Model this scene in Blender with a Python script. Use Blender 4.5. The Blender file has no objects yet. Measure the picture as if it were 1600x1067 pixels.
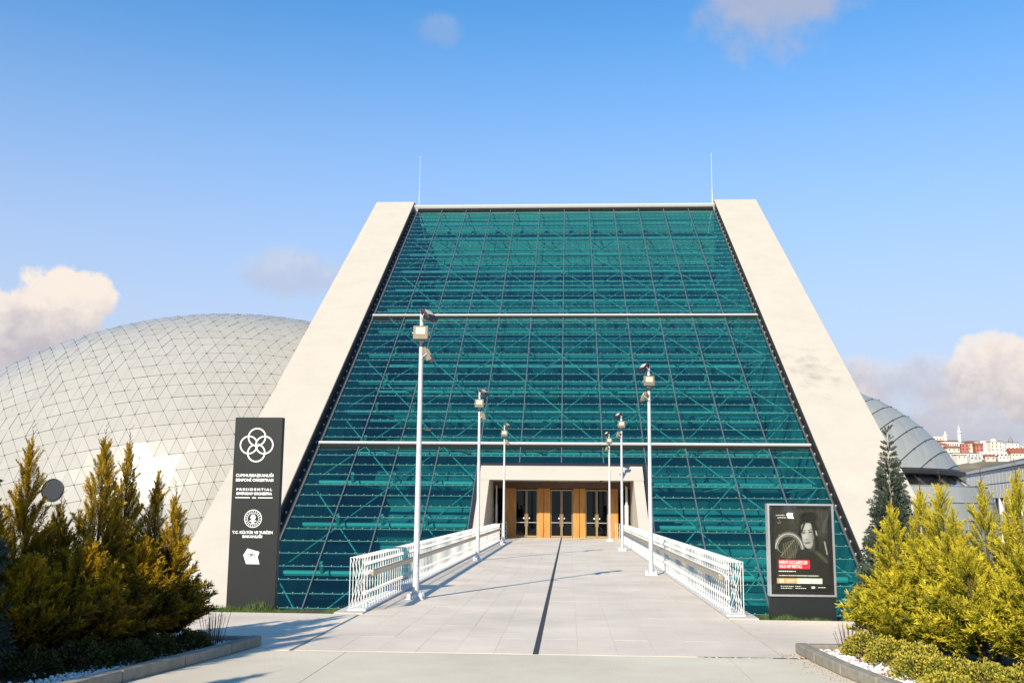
import bpy, math, random
import numpy as np
from math import sin, cos, tan, radians, pi, sqrt, atan2
from mathutils import Vector, Matrix
SC = bpy.context.scene
COL = SC.collection
rnd = random.Random(7)
rng = np.random.default_rng(11)

# ------------------------------------------------------------------ camera
YAW, PIT, ROLL = radians(3.2), radians(9.1), radians(0.5)
CAM = np.array([0.45, 0.0, 2.0])
fw = np.array([-sin(YAW)*cos(PIT), cos(YAW)*cos(PIT), sin(PIT)])
r0 = np.array([cos(YAW), sin(YAW), 0.0]); u0 = np.cross(r0, fw)
rt = r0*cos(ROLL)+u0*sin(ROLL); up = -r0*sin(ROLL)+u0*cos(ROLL)
cd = bpy.data.cameras.new('camera'); cam = bpy.data.objects.new('camera', cd); COL.objects.link(cam)
m = Matrix.Identity(4)
for i in range(3):
    m[i][0], m[i][1], m[i][2], m[i][3] = rt[i], up[i], -fw[i], CAM[i]
cam.matrix_world = m
cd.sensor_width = 36; cd.lens = 36; cd.clip_start = 0.1; cd.clip_end = 20000
SC.camera = cam

def at(px, py, Y):          # photograph measurement -> point of the place at distance Y
    d = fw + rt*(px-800)/1600 - up*(py-533.5)/1600
    return CAM + d*(Y-CAM[1])/d[1]

# ------------------------------------------------------------------ sun, sky, exposure
SUN_EL, SUN_AZ = radians(28), radians(23.7)      # azimuth: degrees left of straight behind the camera
sd = np.array([-sin(SUN_AZ)*cos(SUN_EL), -cos(SUN_AZ)*cos(SUN_EL), sin(SUN_EL)])
ld = bpy.data.lights.new('sun', 'SUN'); ld.energy = 5.0; ld.angle = radians(0.5); ld.color = (1.0, 0.89, 0.72)
lo = bpy.data.objects.new('sun', ld); COL.objects.link(lo)
lo.rotation_euler = Vector(sd).to_track_quat('Z', 'Y').to_euler()
lo.location = (0, -20, 60)

W = bpy.data.worlds.new('World'); SC.world = W; W.use_nodes = True
nt = W.node_tree; nt.nodes.clear()
def N(t, **k):
    n = nt.nodes.new(t)
    for a, b in k.items(): setattr(n, a, b)
    return n
def mth(op, a, b=None, c=None):
    n = N('ShaderNodeMath', operation=op)
    for i, v in enumerate((a, b, c)):
        if v is None: continue
        if isinstance(v, (int, float)): n.inputs[i].default_value = v
        else: nt.links.new(v, n.inputs[i])
    return n.outputs[0]
def mixc(f, a, b, bt='MIX'):
    n = N('ShaderNodeMix', data_type='RGBA', blend_type=bt)
    for s, v in ((n.inputs[0], f), (n.inputs[6], a), (n.inputs[7], b)):
        if isinstance(v, (int, float)): s.default_value = v
        elif isinstance(v, tuple): s.default_value = (*v, 1)
        else: nt.links.new(v, s)
    return n.outputs[2]
def sstep(v, a, b):
    n = N('ShaderNodeMapRange', interpolation_type='SMOOTHSTEP')
    nt.links.new(v, n.inputs[0]); n.inputs[1].default_value = a; n.inputs[2].default_value = b
    return n.outputs[0]
sky = N('ShaderNodeTexSky', sky_type='NISHITA'); sky.sun_disc = False
sky.sun_elevation = SUN_EL; sky.sun_rotation = pi + SUN_AZ
sky.altitude = 900; sky.air_density = 1.0; sky.dust_density = 0.6; sky.ozone_density = 2.5
tc = N('ShaderNodeTexCoord')
sep = N('ShaderNodeSeparateXYZ'); nt.links.new(tc.outputs['Generated'], sep.inputs[0])
az = mth('ARCTAN2', sep.outputs[0], sep.outputs[1]); el = mth('ARCSINE', sep.outputs[2])
comb = N('ShaderNodeCombineXYZ'); nt.links.new(az, comb.inputs[0]); nt.links.new(el, comb.inputs[1])
def noise(scale, detail, rough, vec, off=0.0):
    n = N('ShaderNodeTexNoise'); n.inputs['Scale'].default_value = scale; n.inputs['Detail'].default_value = detail
    n.inputs['Roughness'].default_value = rough
    mp = N('ShaderNodeMapping'); nt.links.new(vec, mp.inputs[0]); mp.inputs['Location'].default_value = (off, off*1.7, off)
    nt.links.new(mp.outputs[0], n.inputs['Vector']); return n.outputs[0]
n1 = noise(15, 10, .58, comb.outputs[0]); n2 = noise(5, 3, .5, comb.outputs[0], 3.1); n3 = noise(26, 9, .62, comb.outputs[0], 7.0)
def azel(px, py):
    d = at(px, py, 100)-CAM; d /= np.linalg.norm(d); return atan2(d[0], d[1]), math.asin(d[2])
# clouds seen in the photograph (centre, half-size) and their like round the rest of the sky
clouds = []
for px, py, rx, ry, st, br in [(105, 466, 80, 52, 1, 1.0), (-5, 505, 110, 60, 1, .75), (70, 535, 140, 60, 1, .3), (-130, 540, 150, 90, 1, .5),
        (1225, -8, 190, 100, .66, .2), (1562, 572, 80, 50, .8, .62), (1440, 598, 165, 60, .6, .42), (1330, 578, 50, 32, .55, .5), (1480, 665, 260, 75, .72, .18),
        (1700, 600, 160, 90, 1, .6), (470, 430, 120, 48, .42, .35), (690, 45, 50, 32, .22, .3), (1320, 660, 160, 70, .45, .2)]:
    a, e = azel(px, py); clouds.append((a, e, rx/1600, ry/1600, st, br))
r2 = random.Random(3)
for i in range(16):
    a = radians(38 + i*18 + r2.uniform(-6, 6)); a = a if a < pi else a-2*pi
    clouds.append((a, radians(r2.uniform(4, 14)), radians(r2.uniform(6, 12)), radians(r2.uniform(2, 4.5)), .9, .7))
skyc = mixc(1.0, sky.outputs[0], (0.46, 1.24, 1.60), 'MULTIPLY')
# pale lavender near the horizon, as in the photograph
hz = mth('SUBTRACT', 1.0, sstep(el, 0.02, 0.56))
skyc = mixc(mth('MULTIPLY', hz, .93), skyc, (4.35, 4.4, 5.15))
for a, e, ra, re, st, br in clouds:
    dx = mth('DIVIDE', mth('SUBTRACT', az, a), ra); dy = mth('DIVIDE', mth('SUBTRACT', el, e), re)
    d = mth('SQRT', mth('ADD', mth('MULTIPLY', dx, dx), mth('MULTIPLY', dy, dy)))
    v = mth('ADD', mth('SUBTRACT', 1.0, d), mth('MULTIPLY', mth('SUBTRACT', n1, .5), 1.9))
    dens = mth('MULTIPLY', sstep(v, 0.05, .26 if st > .75 else .75), st)
    lit = sstep(mth('ADD', mth('ADD', mth('MULTIPLY', dy, .55), mth('MULTIPLY', mth('SUBTRACT', n3, .5), 1.6)), br-.45), -.35, .75)
    cc = mixc(lit, (3.7, 3.5, 3.9), (6.6, 5.9, 5.3))
    skyc = mixc(dens, skyc, cc)
bg = N('ShaderNodeBackground'); bg.inputs[1].default_value = 0.1
out = N('ShaderNodeOutputWorld')
nt.links.new(skyc, bg.inputs[0]); nt.links.new(bg.outputs[0], out.inputs[0])
vs = SC.view_settings; vs.view_transform = 'Standard'; vs.look = 'None'; vs.exposure = 0.55; vs.gamma = 1; vs.use_curve_mapping = False

# ------------------------------------------------------------------ materials
MATS = {}
def mat(name, col, rough=.7, metal=0.0, var=.08, scale=3.0, bump=0.0, bscale=40.0, spec=.5, island=0.0, streak=0.0):
    if name in MATS: return MATS[name]
    M = bpy.data.materials.new(name); M.use_nodes = True; t = M.node_tree; b = t.nodes['Principled BSDF']
    b.inputs['Roughness'].default_value = rough; b.inputs['Metallic'].default_value = metal
    b.inputs['Specular IOR Level'].default_value = spec
    tcn = t.nodes.new('ShaderNodeTexCoord'); src = tcn.outputs['Object']
    nz = t.nodes.new('ShaderNodeTexNoise'); nz.inputs['Scale'].default_value = scale; nz.inputs['Detail'].default_value = 6; nz.inputs['Roughness'].default_value = .65
    if streak:
        mp = t.nodes.new('ShaderNodeMapping'); mp.inputs['Scale'].default_value = (1, 1, streak); t.links.new(src, mp.inputs[0]); src2 = mp.outputs[0]
    else: src2 = src
    geo = t.nodes.new('ShaderNodeNewGeometry')
    t.links.new(geo.outputs['Position'] if not streak else src2, nz.inputs['Vector'])
    rp = t.nodes.new('ShaderNodeMapRange'); rp.inputs[1].default_value = .25; rp.inputs[2].default_value = .75
    rp.inputs[3].default_value = 1-var*1.6; rp.inputs[4].default_value = 1+var
    t.links.new(nz.outputs[0], rp.inputs[0]); last = rp.outputs[0]
    if island:
        oi = t.nodes.new('ShaderNodeObjectInfo'); ad = t.nodes.new('ShaderNodeMath'); ad.operation = 'ADD'
        t.links.new(geo.outputs['Random Per Island'], ad.inputs[0]); t.links.new(oi.outputs['Random'], ad.inputs[1])
        fr = t.nodes.new('ShaderNodeMath'); fr.operation = 'FRACT'; t.links.new(ad.outputs[0], fr.inputs[0])
        mr = t.nodes.new('ShaderNodeMapRange'); mr.inputs[3].default_value = 1-island; mr.inputs[4].default_value = 1+island
        t.links.new(fr.outputs[0], mr.inputs[0]); mu = t.nodes.new('ShaderNodeMath'); mu.operation = 'MULTIPLY'
        t.links.new(last, mu.inputs[0]); t.links.new(mr.outputs[0], mu.inputs[1]); last = mu.outputs[0]
    vm = t.nodes.new('ShaderNodeVectorMath'); vm.operation = 'SCALE'; vm.inputs[0].default_value = col; t.links.new(last, vm.inputs['Scale'])
    t.links.new(vm.outputs[0], b.inputs['Base Color'])
    if bump:
        nb = t.nodes.new('ShaderNodeTexNoise'); nb.inputs['Scale'].default_value = bscale; nb.inputs['Detail'].default_value = 5
        t.links.new(geo.outputs['Position'], nb.inputs['Vector'])
        bn = t.nodes.new('ShaderNodeBump'); bn.inputs['Strength'].default_value = bump; bn.inputs['Distance'].default_value = .02
        t.links.new(nb.outputs[0], bn.inputs['Height']); t.links.new(bn.outputs[0], b.inputs['Normal'])
    MATS[name] = M; return M
def glass(name, tint, refl=(1, 1, 1), rough=.02, boost=0.0, haze=0.0, hazecol=(.5, .5, .5), vary=0.0):
    M = bpy.data.materials.new(name); M.use_nodes = True; t = M.node_tree; t.nodes.clear()
    o = t.nodes.new('ShaderNodeOutputMaterial'); tr = t.nodes.new('ShaderNodeBsdfTransparent'); tr.inputs[0].default_value = (*tint, 1)
    if vary:
        oi = t.nodes.new('ShaderNodeObjectInfo'); ge = t.nodes.new('ShaderNodeNewGeometry'); a_ = t.nodes.new('ShaderNodeMath'); a_.operation = 'ADD'; t.links.new(oi.outputs['Random'], a_.inputs[0]); t.links.new(ge.outputs['Random Per Island'], a_.inputs[1])
        b_ = t.nodes.new('ShaderNodeMath'); b_.operation = 'FRACT'; t.links.new(a_.outputs[0], b_.inputs[0])
        c_ = t.nodes.new('ShaderNodeMapRange'); c_.inputs[3].default_value = 1-vary; c_.inputs[4].default_value = 1+vary; t.links.new(b_.outputs[0], c_.inputs[0])
        v_ = t.nodes.new('ShaderNodeVectorMath'); v_.operation = 'SCALE'; v_.inputs[0].default_value = tint; t.links.new(c_.outputs[0], v_.inputs['Scale']); t.links.new(v_.outputs[0], tr.inputs[0])
    gl = t.nodes.new('ShaderNodeBsdfGlossy'); gl.inputs[0].default_value = (*refl, 1); gl.inputs['Roughness'].default_value = rough
    fr = t.nodes.new('ShaderNodeFresnel'); fr.inputs[0].default_value = 1.5
    ad = t.nodes.new('ShaderNodeMath'); ad.inputs[1].default_value = boost; ad.use_clamp = True; t.links.new(fr.outputs[0], ad.inputs[0])
    body = tr.outputs[0]
    if haze:
        df = t.nodes.new('ShaderNodeBsdfDiffuse'); df.inputs[0].default_value = (*hazecol, 1)
        mh = t.nodes.new('ShaderNodeMixShader'); mh.inputs[0].default_value = haze
        tl = t.nodes.new('ShaderNodeBsdfTranslucent'); tl.inputs[0].default_value = (*hazecol, 1); m3 = t.nodes.new('ShaderNodeMixShader'); m3.inputs[0].default_value = .55
        t.links.new(df.outputs[0], m3.inputs[1]); t.links.new(tl.outputs[0], m3.inputs[2])
        t.links.new(tr.outputs[0], mh.inputs[1]); t.links.new(m3.outputs[0], mh.inputs[2]); body = mh.outputs[0]
    mx = t.nodes.new('ShaderNodeMixShader'); t.links.new(ad.outputs[0], mx.inputs[0]); t.links.new(body, mx.inputs[1]); t.links.new(gl.outputs[0], mx.inputs[2])
    t.links.new(mx.outputs[0], o.inputs[0]); MATS[name] = M; return M

M_conc = mat('board_concrete', (.465, .42, .35), .85, var=.05, scale=.5, bump=.25, bscale=6)
def stain(M, p, sc):
    t = M.node_tree; b = t.nodes['Principled BSDF']; g = t.nodes.new('ShaderNodeNewGeometry')
    mp = t.nodes.new('ShaderNodeVectorMath'); mp.operation = 'SUBTRACT'; mp.inputs[1].default_value = p; t.links.new(g.outputs['Position'], mp.inputs[0])
    m2 = t.nodes.new('ShaderNodeVectorMath'); m2.operation = 'MULTIPLY'; m2.inputs[1].default_value = sc; t.links.new(mp.outputs[0], m2.inputs[0])
    ln = t.nodes.new('ShaderNodeVectorMath'); ln.operation = 'LENGTH'; t.links.new(m2.outputs[0], ln.inputs[0])
    nz = t.nodes.new('ShaderNodeTexNoise'); nz.inputs['Scale'].default_value = 1.1; nz.inputs['Detail'].default_value = 8; t.links.new(g.outputs['Position'], nz.inputs['Vector'])
    a = t.nodes.new('ShaderNodeMath'); a.operation = 'MULTIPLY_ADD'; t.links.new(nz.outputs[0], a.inputs[0]); a.inputs[1].default_value = 3.0; a.inputs[2].default_value = -.75
    c = t.nodes.new('ShaderNodeMath'); c.operation = 'SUBTRACT'; t.links.new(a.outputs[0], c.inputs[0]); t.links.new(ln.outputs['Value'], c.inputs[1]); c.use_clamp = True
    d = t.nodes.new('ShaderNodeMath'); d.operation = 'MULTIPLY_ADD'; t.links.new(c.outputs[0], d.inputs[0]); d.inputs[1].default_value = -.26; d.inputs[2].default_value = 1; d.use_clamp = True
    src = b.inputs['Base Color'].links[0].from_socket; v = t.nodes.new('ShaderNodeVectorMath'); v.operation = 'SCALE'; t.links.new(src, v.inputs[0]); t.links.new(d.outputs[0], v.inputs['Scale']); t.links.new(v.outputs[0], b.inputs['Base Color'])
stain(M_conc, (18.3, 75.0, 11.8), (.42, .25, .25))
M_conc2 = mat('plain_concrete', (.50, .47, .41), .85, var=.12, scale=1.5, bump=.3, bscale=30)
M_slab = mat('pale_paving', (.665, .572, .462), .8, var=.13, scale=.45, bump=.25, bscale=60, island=.02)
M_bed = mat('paving_joint', (.50, .45, .38), .9)
M_fore = mat('cast_paving', (.62, .55, .425), .85, var=.13, scale=.4, bump=.3, bscale=45)
M_kerb = mat('kerb_concrete', (.27, .245, .195), .9, var=.2, scale=9, bump=.5, bscale=80, island=.08)
M_dark = mat('dark_flashing', (.025, .025, .025), .45, var=.15)
M_strip = mat('edge_angle', (.22, .21, .20), .4, .6)
M_white = mat('white_painted_steel', (.58, .58, .56), .35, var=.03)
M_mull = mat('grey_mullion', (.17, .20, .21), .4, .5, var=.05)
M_trans = mat('pale_transom', (.10, .30, .25), .35, .3)
M_pin = mat('steel_pin', (.22, .34, .31), .4, .3)
M_tube = mat('white_tube_steel', (.50, .52, .52), .4, var=.04)
M_hall = mat('hall_interior', (.26, .38, .40), .8, var=.4, scale=.25)
M_band = mat('hall_gallery_front', (.16, .26, .30), .7, var=.2, scale=.4)
M_glass = glass('teal_facade_glass', (.18, .60, .59), (.80, .95, 1), .015, .035, .03, (.10, .35, .36), vary=.09)
M_door = glass('dark_door_glass', (.10, .12, .11), (.7, .7, .7), .01, .0)
M_clear = glass('clear_balustrade_glass', (.90, .94, .92), (1, 1, 1), .04, .0, .10, (.84, .82, .77))
M_film = glass('frosted_balustrade_film', (.9, .92, .9), (1, 1, 1), .3, 0.0, .38, (.72, .69, .62))
M_sglass = glass('smoked_glass', (.12, .14, .15), (1, 1, 1), .05, .05)
M_wood = mat('warm_oak', (.46, .205, .035), .5, var=.25, scale=6, streak=.15)
M_brass = mat('bronze_door_metal', (.36, .27, .16), .4, .5)
M_dkwood = mat('dark_header', (.12, .055, .03), .5, var=.2)
M_dome = mat('dome_panel', (.335, .325, .295), .25, 0.0, var=.03, scale=.3, island=.025, spec=.26)
M_rdome = mat('zinc_dome_panel', (.29, .305, .29), .5, .0, var=.05, scale=.6, island=.03)
M_seam = mat('dome_seam', (.05, .055, .055), .7)
M_domeback = mat('dome_underlay', (.17, .17, .16), .8)
M_sign = mat('charcoal_sign', (.013, .016, .0165), .5, var=.1, scale=2, spec=.25)
M_print = mat('white_print', (.82, .82, .80), .5, var=0)
M_black = mat('black_plastic', (.015, .015, .016), .4)
M_alu = mat('aluminium_frame', (.60, .61, .62), .3, .7)
M_lampb = mat('floodlight_body', (.15, .125, .08), .5, .2)
M_lens = mat('floodlight_lens', (.52, .49, .38), .25, var=.05)
M_galv = mat('cast_base', (.62, .63, .64), .5, .3)
M_hand = mat('bronze_handrail', (.42, .37, .27), .35, .5, var=.1)
M_soil = mat('soil', (.05, .032, .02), .95, var=.4, scale=20, bump=1, bscale=60)
M_mulch = mat('red_mulch', (.28, .075, .04), .9, var=.4, scale=60, island=.3)
M_peb = mat('white_pebble', (.72, .70, .66), .6, island=.15)
M_grass = mat('grass_blade', (.075, .13, .018), .7, var=.4, scale=8, island=.4)
M_bark = mat('bark', (.09, .055, .035), .9, var=.3, scale=20)
M_twig = mat('reddish_twig', (.11, .055, .04), .85, var=.3, scale=20)
M_officew = mat('office_cladding', (.82, .78, .72), .6, var=.04, island=.04)
M_roofw = mat('white_render', (.72, .70, .66), .7, var=.05)
M_land = mat('far_land', (.16, .14, .10), .95, var=.4, scale=.05)
M_gravel = mat('moat_floor', (.20, .19, .17), .9, var=.2, scale=1)

def leafmat(name, inner, tip, rough=.6):
    M = bpy.data.materials.new(name); M.use_nodes = True; t = M.node_tree; b = t.nodes['Principled BSDF']
    b.inputs['Roughness'].default_value = rough; b.inputs['Specular IOR Level'].default_value = .25
    at_ = t.nodes.new('ShaderNodeAttribute'); at_.attribute_name = 'tip'
    nz = t.nodes.new('ShaderNodeTexNoise'); nz.inputs['Scale'].default_value = 5; geo = t.nodes.new('ShaderNodeNewGeometry')
    t.links.new(geo.outputs['Position'], nz.inputs['Vector'])
    ad = t.nodes.new('ShaderNodeMath'); ad.operation = 'MULTIPLY_ADD'; ad.use_clamp = True
    t.links.new(nz.outputs[0], ad.inputs[0]); ad.inputs[1].default_value = .5; t.links.new(at_.outputs['Fac'], ad.inputs[2])
    sb = t.nodes.new('ShaderNodeMath'); sb.operation = 'SUBTRACT'; sb.use_clamp = True; t.links.new(ad.outputs[0], sb.inputs[0]); sb.inputs[1].default_value = .42
    mx = t.nodes.new('ShaderNodeMix'); mx.data_type = 'RGBA'; t.links.new(sb.outputs[0], mx.inputs[0])
    mx.inputs[6].default_value = (*inner, 1); mx.inputs[7].default_value = (*tip, 1)
    t.links.new(mx.outputs[2], b.inputs['Base Color'])
    tl = t.nodes.new('ShaderNodeBsdfTranslucent'); t.links.new(mx.outputs[2], tl.inputs[0])
    ms = t.nodes.new('ShaderNodeMixShader'); ms.inputs[0].default_value = .12
    o = t.nodes['Material Output']; t.links.new(b.outputs[0], ms.inputs[1]); t.links.new(tl.outputs[0], ms.inputs[2]); t.links.new(ms.outputs[0], o.inputs[0])
    MATS[name] = M; return M
M_gold = leafmat('golden_cypress_leaf', (.024, .052, .005), (.95, .77, .045))  # golden tips are own colour; inner green darkened for shade between sprays
M_gold_shade = leafmat('shaded_cypress_leaf', (.008, .014, .003), (.80, .50, .016))  # darker copy of the golden leaf, with shade put into its colour
M_spruce = leafmat('spruce_needle', (.016, .030, .022), (.13, .17, .12))
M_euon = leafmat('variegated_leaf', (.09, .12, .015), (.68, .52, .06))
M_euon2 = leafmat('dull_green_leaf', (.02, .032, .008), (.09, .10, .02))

# ------------------------------------------------------------------ mesh helpers
def tag(o, label=None, cat=None, group=None, kind=None):
    if label: o['label'] = label
    if cat: o['category'] = cat
    if group: o['group'] = group
    if kind: o['kind'] = kind
    return o
def link(name, me, parent=None, mt=None):
    o = bpy.data.objects.new(name, me); COL.objects.link(o)
    if parent is not None: o.parent = parent
    return o
def empty(name, loc=(0, 0, 0), rz=0, **k):
    o = bpy.data.objects.new(name, None); COL.objects.link(o); o.location = loc; o.rotation_euler = (0, 0, rz); o.empty_display_size = .2
    return tag(o, **k)
class MB:
    def __init__(s): s.v = []; s.f = []
    def poly(s, pts): n = len(s.v); s.v += [tuple(map(float, p)) for p in pts]; s.f.append(tuple(range(n, n+len(pts)))); return s
    def hexa(s, p):   # 8 points, bottom 4 then top 4
        n = len(s.v); s.v += [tuple(map(float, q)) for q in p]
        for f in ((3, 2, 1, 0), (4, 5, 6, 7), (0, 1, 5, 4), (1, 2, 6, 5), (2, 3, 7, 6), (3, 0, 4, 7)): s.f.append(tuple(n+i for i in f))
        return s
    def box(s, x0, x1, y0, y1, z0, z1):
        return s.hexa([(x0, y0, z0), (x1, y0, z0), (x1, y1, z0), (x0, y1, z0), (x0, y0, z1), (x1, y0, z1), (x1, y1, z1), (x0, y1, z1)])
    def tube(s, a, b, r, r1=None, n=8, cap=True):
        a = Vector(a); b = Vector(b); r1 = r if r1 is None else r1
        d = (b-a).normalized(); x = d.orthogonal().normalized(); y = d.cross(x); k = len(s.v)
        for i in range(n):
            c, e = cos(2*pi*i/n), sin(2*pi*i/n); s.v.append(tuple(a+(x*c+y*e)*r))
        for i in range(n):
            c, e = cos(2*pi*i/n), sin(2*pi*i/n); s.v.append(tuple(b+(x*c+y*e)*r1))
        for i in range(n): j = (i+1) % n; s.f.append((k+i, k+j, k+n+j, k+n+i))
        if cap: s.f.append(tuple(k+i for i in reversed(range(n)))); s.f.append(tuple(k+n+i for i in range(n)))
        return s
    def prism(s, pts, off):    # polygon (3D points) extruded by vector
        n = len(pts); k = len(s.v); off = np.array(off)
        s.v += [tuple(map(float, p)) for p in pts] + [tuple(map(float, np.array(p)+off)) for p in pts]
        s.f.append(tuple(k+i for i in reversed(range(n)))); s.f.append(tuple(k+n+i for i in range(n)))
        for i in range(n): j = (i+1) % n; s.f.append((k+i, k+j, k+n+j, k+n+i))
        return s
    def lathe(s, prof, n=24, c=(0, 0)):
        k = len(s.v)
        for r, z in prof:
            for i in range(n): s.v.append((c[0]+r*cos(2*pi*i/n), c[1]+r*sin(2*pi*i/n), z))
        for j in range(len(prof)-1):
            for i in range(n): a = k+j*n+i; b = k+j*n+(i+1) % n; s.f.append((a, b, b+n, a+n))
        return s
    def mesh(s, name, mt=None, smooth=False):
        me = bpy.data.meshes.new(name); me.from_pydata(s.v, [], s.f); me.validate(); me.update()
        if mt: me.materials.append(mt)
        if smooth:
            me.polygons.foreach_set('use_smooth', [True]*len(me.polygons))
            try: me.set_sharp_from_angle(angle=radians(40))
            except Exception: pass
        return me
    def build(s, name, mt=None, parent=None, smooth=False, **k):
        return tag(link(name, s.mesh(name, mt, smooth), parent), **k)
def bevel(o, w=.01, seg=2):
    b = o.modifiers.new('bevel', 'BEVEL'); b.width = w; b.segments = seg; b.limit_method = 'ANGLE'; b.angle_limit = radians(40); return o
def npmesh(name, V, F, mt, tip=None):
    me = bpy.data.meshes.new(name); V = np.asarray(V, np.float32); F = np.asarray(F, np.int32); k = F.shape[1]
    me.vertices.add(len(V)); me.vertices.foreach_set('co', V.ravel())
    me.loops.add(F.size); me.loops.foreach_set('vertex_index', F.ravel())
    me.polygons.add(len(F)); me.polygons.foreach_set('loop_start', np.arange(0, F.size, k, dtype=np.int32))
    me.update(calc_edges=True)
    if tip is not None:
        a = me.attributes.new('tip', 'FLOAT', 'POINT'); a.data.foreach_set('value', np.asarray(tip, np.float32))
    if mt: me.materials.append(mt)
    return me

# ------------------------------------------------------------------ the ground
MB().box(-3000, 3000, -300, 6000, -4.6, -4.05).build('ground', M_land, kind='structure')
MB().box(-24, 24, 20.6, 58, -4.06, -3.98).build('moat_floor', M_gravel, kind='structure')
plaza = MB().box(-60, 60, 14.52, 19.3, -4, -.02).box(-60, 60, 19.3, 20.5, -4, -.06).box(-60, 60, -80, 14.46, -4, -.02).box(-60, 60, 14.46, 14.52, -4, -.035)
plaza.build('plaza_base', M_conc2, kind='structure')
# cast paving in front: big bays with open joints
fp = empty('forecourt_paving', kind='structure')
for i in range(-6, 7):
    for j in range(6):
        x0, x1 = i*5.2-2.6, i*5.2+2.6; y1 = 14.46-j*4.4; y0 = y1-4.4
        MB().box(x0+.005, x1-.005, y0+.005, y1-.004, -.02, 0).build('paving_bay', M_fore, fp)
sp = empty('side_paving', kind='structure')
for sgn in (-1, 1):
    for i in range(12):
        for j in range(2):
            # the joint that flares from the ramp corner towards the forecourt bounds the first piece
            a0 = 3.42 if i == 0 else 3.42+i*2.4; a1 = 3.42+(i+1)*2.4
            y0, y1 = 14.52+j*2.4, 14.52+(j+1)*2.4-.012
            if j == 1: y1 = 19.3
            MB().prism([(sgn*(a0+.006), y0, -.02), (sgn*(a1-.006), y0, -.02), (sgn*(a1-.006), y1, -.02), (sgn*(a0+.006), y1, -.02)][::sgn], (0, 0, .02)).build('paving_bay', M_slab, sp)
# the bridge ramp
ramp = empty('entrance_ramp', kind='structure')
MB().box(-3.9, 3.9, 20.5, 58.0, -.42, -.02).build('deck', M_conc2, ramp)
MB().box(-3.349, 3.349, 14.521, 66.99, -.0185, -.004).build('bedding', M_bed, ramp)
for sgn in (-1, 1):
    MB().box(*sorted((sgn*3.36, sgn*3.9)), 19.35, 58.0, -.02, .02).build('deck_edge', M_conc2, ramp)
cols = [(-3.35, -2.75)] + [(-2.75+i*.5424, -2.75+(i+1)*.5424) for i in range(5)]
cols = cols + [(-b, -a) for a, b in reversed(cols)]
rest = MB(); cnt = 0; y = 14.52; rows = []
while y < 66.9: rows.append((y, min(y+1.6, 67.0))); y += 1.6
for j, (y0, y1) in enumerate(rows):
    for i, (a, b) in enumerate(cols):
        if abs(a+b) < 1.3 and abs(a) < .08 or abs(b) < .08: pass
        a2 = max(a, .040) if a >= -.001 and a < .1 else a; b2 = min(b, -.040) if abs(b) < .1 and b <= .08 else b
        if abs(i-5.5) > 4.6 and False: continue
        off = .8 if i % 2 else 0
        ya, yb = y0, y1
        z = rnd.uniform(-.0012, .0012)
        mb = MB() if cnt < 288 else rest
        mb.box(a2+.0018, b2-.0018, ya+.0018, yb-.0018, -.018, z)
        if cnt < 288: mb.build('slab', M_slab, ramp); cnt += 1
rest.build('far_slabs', M_slab, ramp, kind='stuff')
# drain channel down the middle
dr = empty('drain_channel', (0, 14.52, 0), label='dark narrow drain channel running up the middle of the pale entrance ramp', cat='drain')
MB().box(-.038, .038, 0, 52.4, -.0035, -.0030).build('channel_bed', M_black, dr)
MB().box(-.0385, -.034, 0, 52.4, -.003, .001).box(.034, .0385, 0, 52.4, -.003, .001).build('channel_frame', M_mull, dr)
g = MB()
for k in range(26):
    g.box(-.0335, .0335, .02*k, .02*k+.011, -.0028, .0002)
gm = g.mesh('grate', mat('cast_iron', (.05, .05, .055), .5, .5))
for k in range(100):
    o = link('grate', gm, dr); o.location = (0, .01+.524*k, 0)
# dark patched joint at the right corner of the ramp foot
sj = MB()
for k in range(30):
    x = 2.2+k*.05+rnd.uniform(-.02, .02); w = rnd.uniform(.01, .04)*(1 if k < 20 else 2.2)
    sj.box(x, x+.05, 14.49-w*.5, 14.49+w*.5, .0005, .003+k*1e-5)
sj.build('joint_debris', M_dark, kind='stuff')

# ------------------------------------------------------------------ concert hall with sloping glass front
A = radians(34.6); F0 = 58.7
SD = np.array([0, cos(A), sin(A)]); ND = np.array([0, -sin(A), cos(A)])
def fp3(s, x, n=0.0): return np.array([x, F0, 0.0]) + SD*s + ND*n
def fbox(mb, s0, s1, x0, x1, n0, n1):
    return mb.hexa([fp3(s0, x0, n0), fp3(s0, x1, n0), fp3(s1, x1, n0), fp3(s1, x0, n0), fp3(s0, x0, n1), fp3(s0, x1, n1), fp3(s1, x1, n1), fp3(s1, x0, n1)])
hall = empty('concert_hall', (0, F0, -4), label='wedge shaped concert hall with sloping teal glass front between two cream concrete walls', cat='building')
hall_inv = Vector((0, -F0, 4))
def H(mb, name, mt, **k):
    o = mb.build(name, mt, hall, **k); o.matrix_parent_inverse = Matrix.Translation(hall_inv); return o
def hang(o, p, loc):
    o.parent = p; o.matrix_parent_inverse = Matrix.Translation(-Vector(loc)); return o
XB = 2.66; XG = 15.96
S0, S1 = -7.0, 59.6
YT = fp3(60.7, 0, .6)[1]
for sgn, xi in ((-1, 16.5), (1, 16.22)):
    p = [fp3(-9.2, 0, .6), fp3(60.7, 0, .6)]
    prof = [(0, p[0][1], -4.0), (0, p[0][1]+.01, p[0][2]), tuple(p[1]), (0, p[1][1]+1.6, p[1][2]), (0, p[1][1]+6, -4.0)]
    prof = [(sgn*xi, q[1], q[2]) for q in prof[1:]] + [(sgn*xi, p[0][1]+.3, -5.5)]
    mb = MB().prism(prof, (sgn*(20.72-xi), 0, 0))
    bevel(H(mb, 'side_wall', M_conc), .03, 1)
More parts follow.
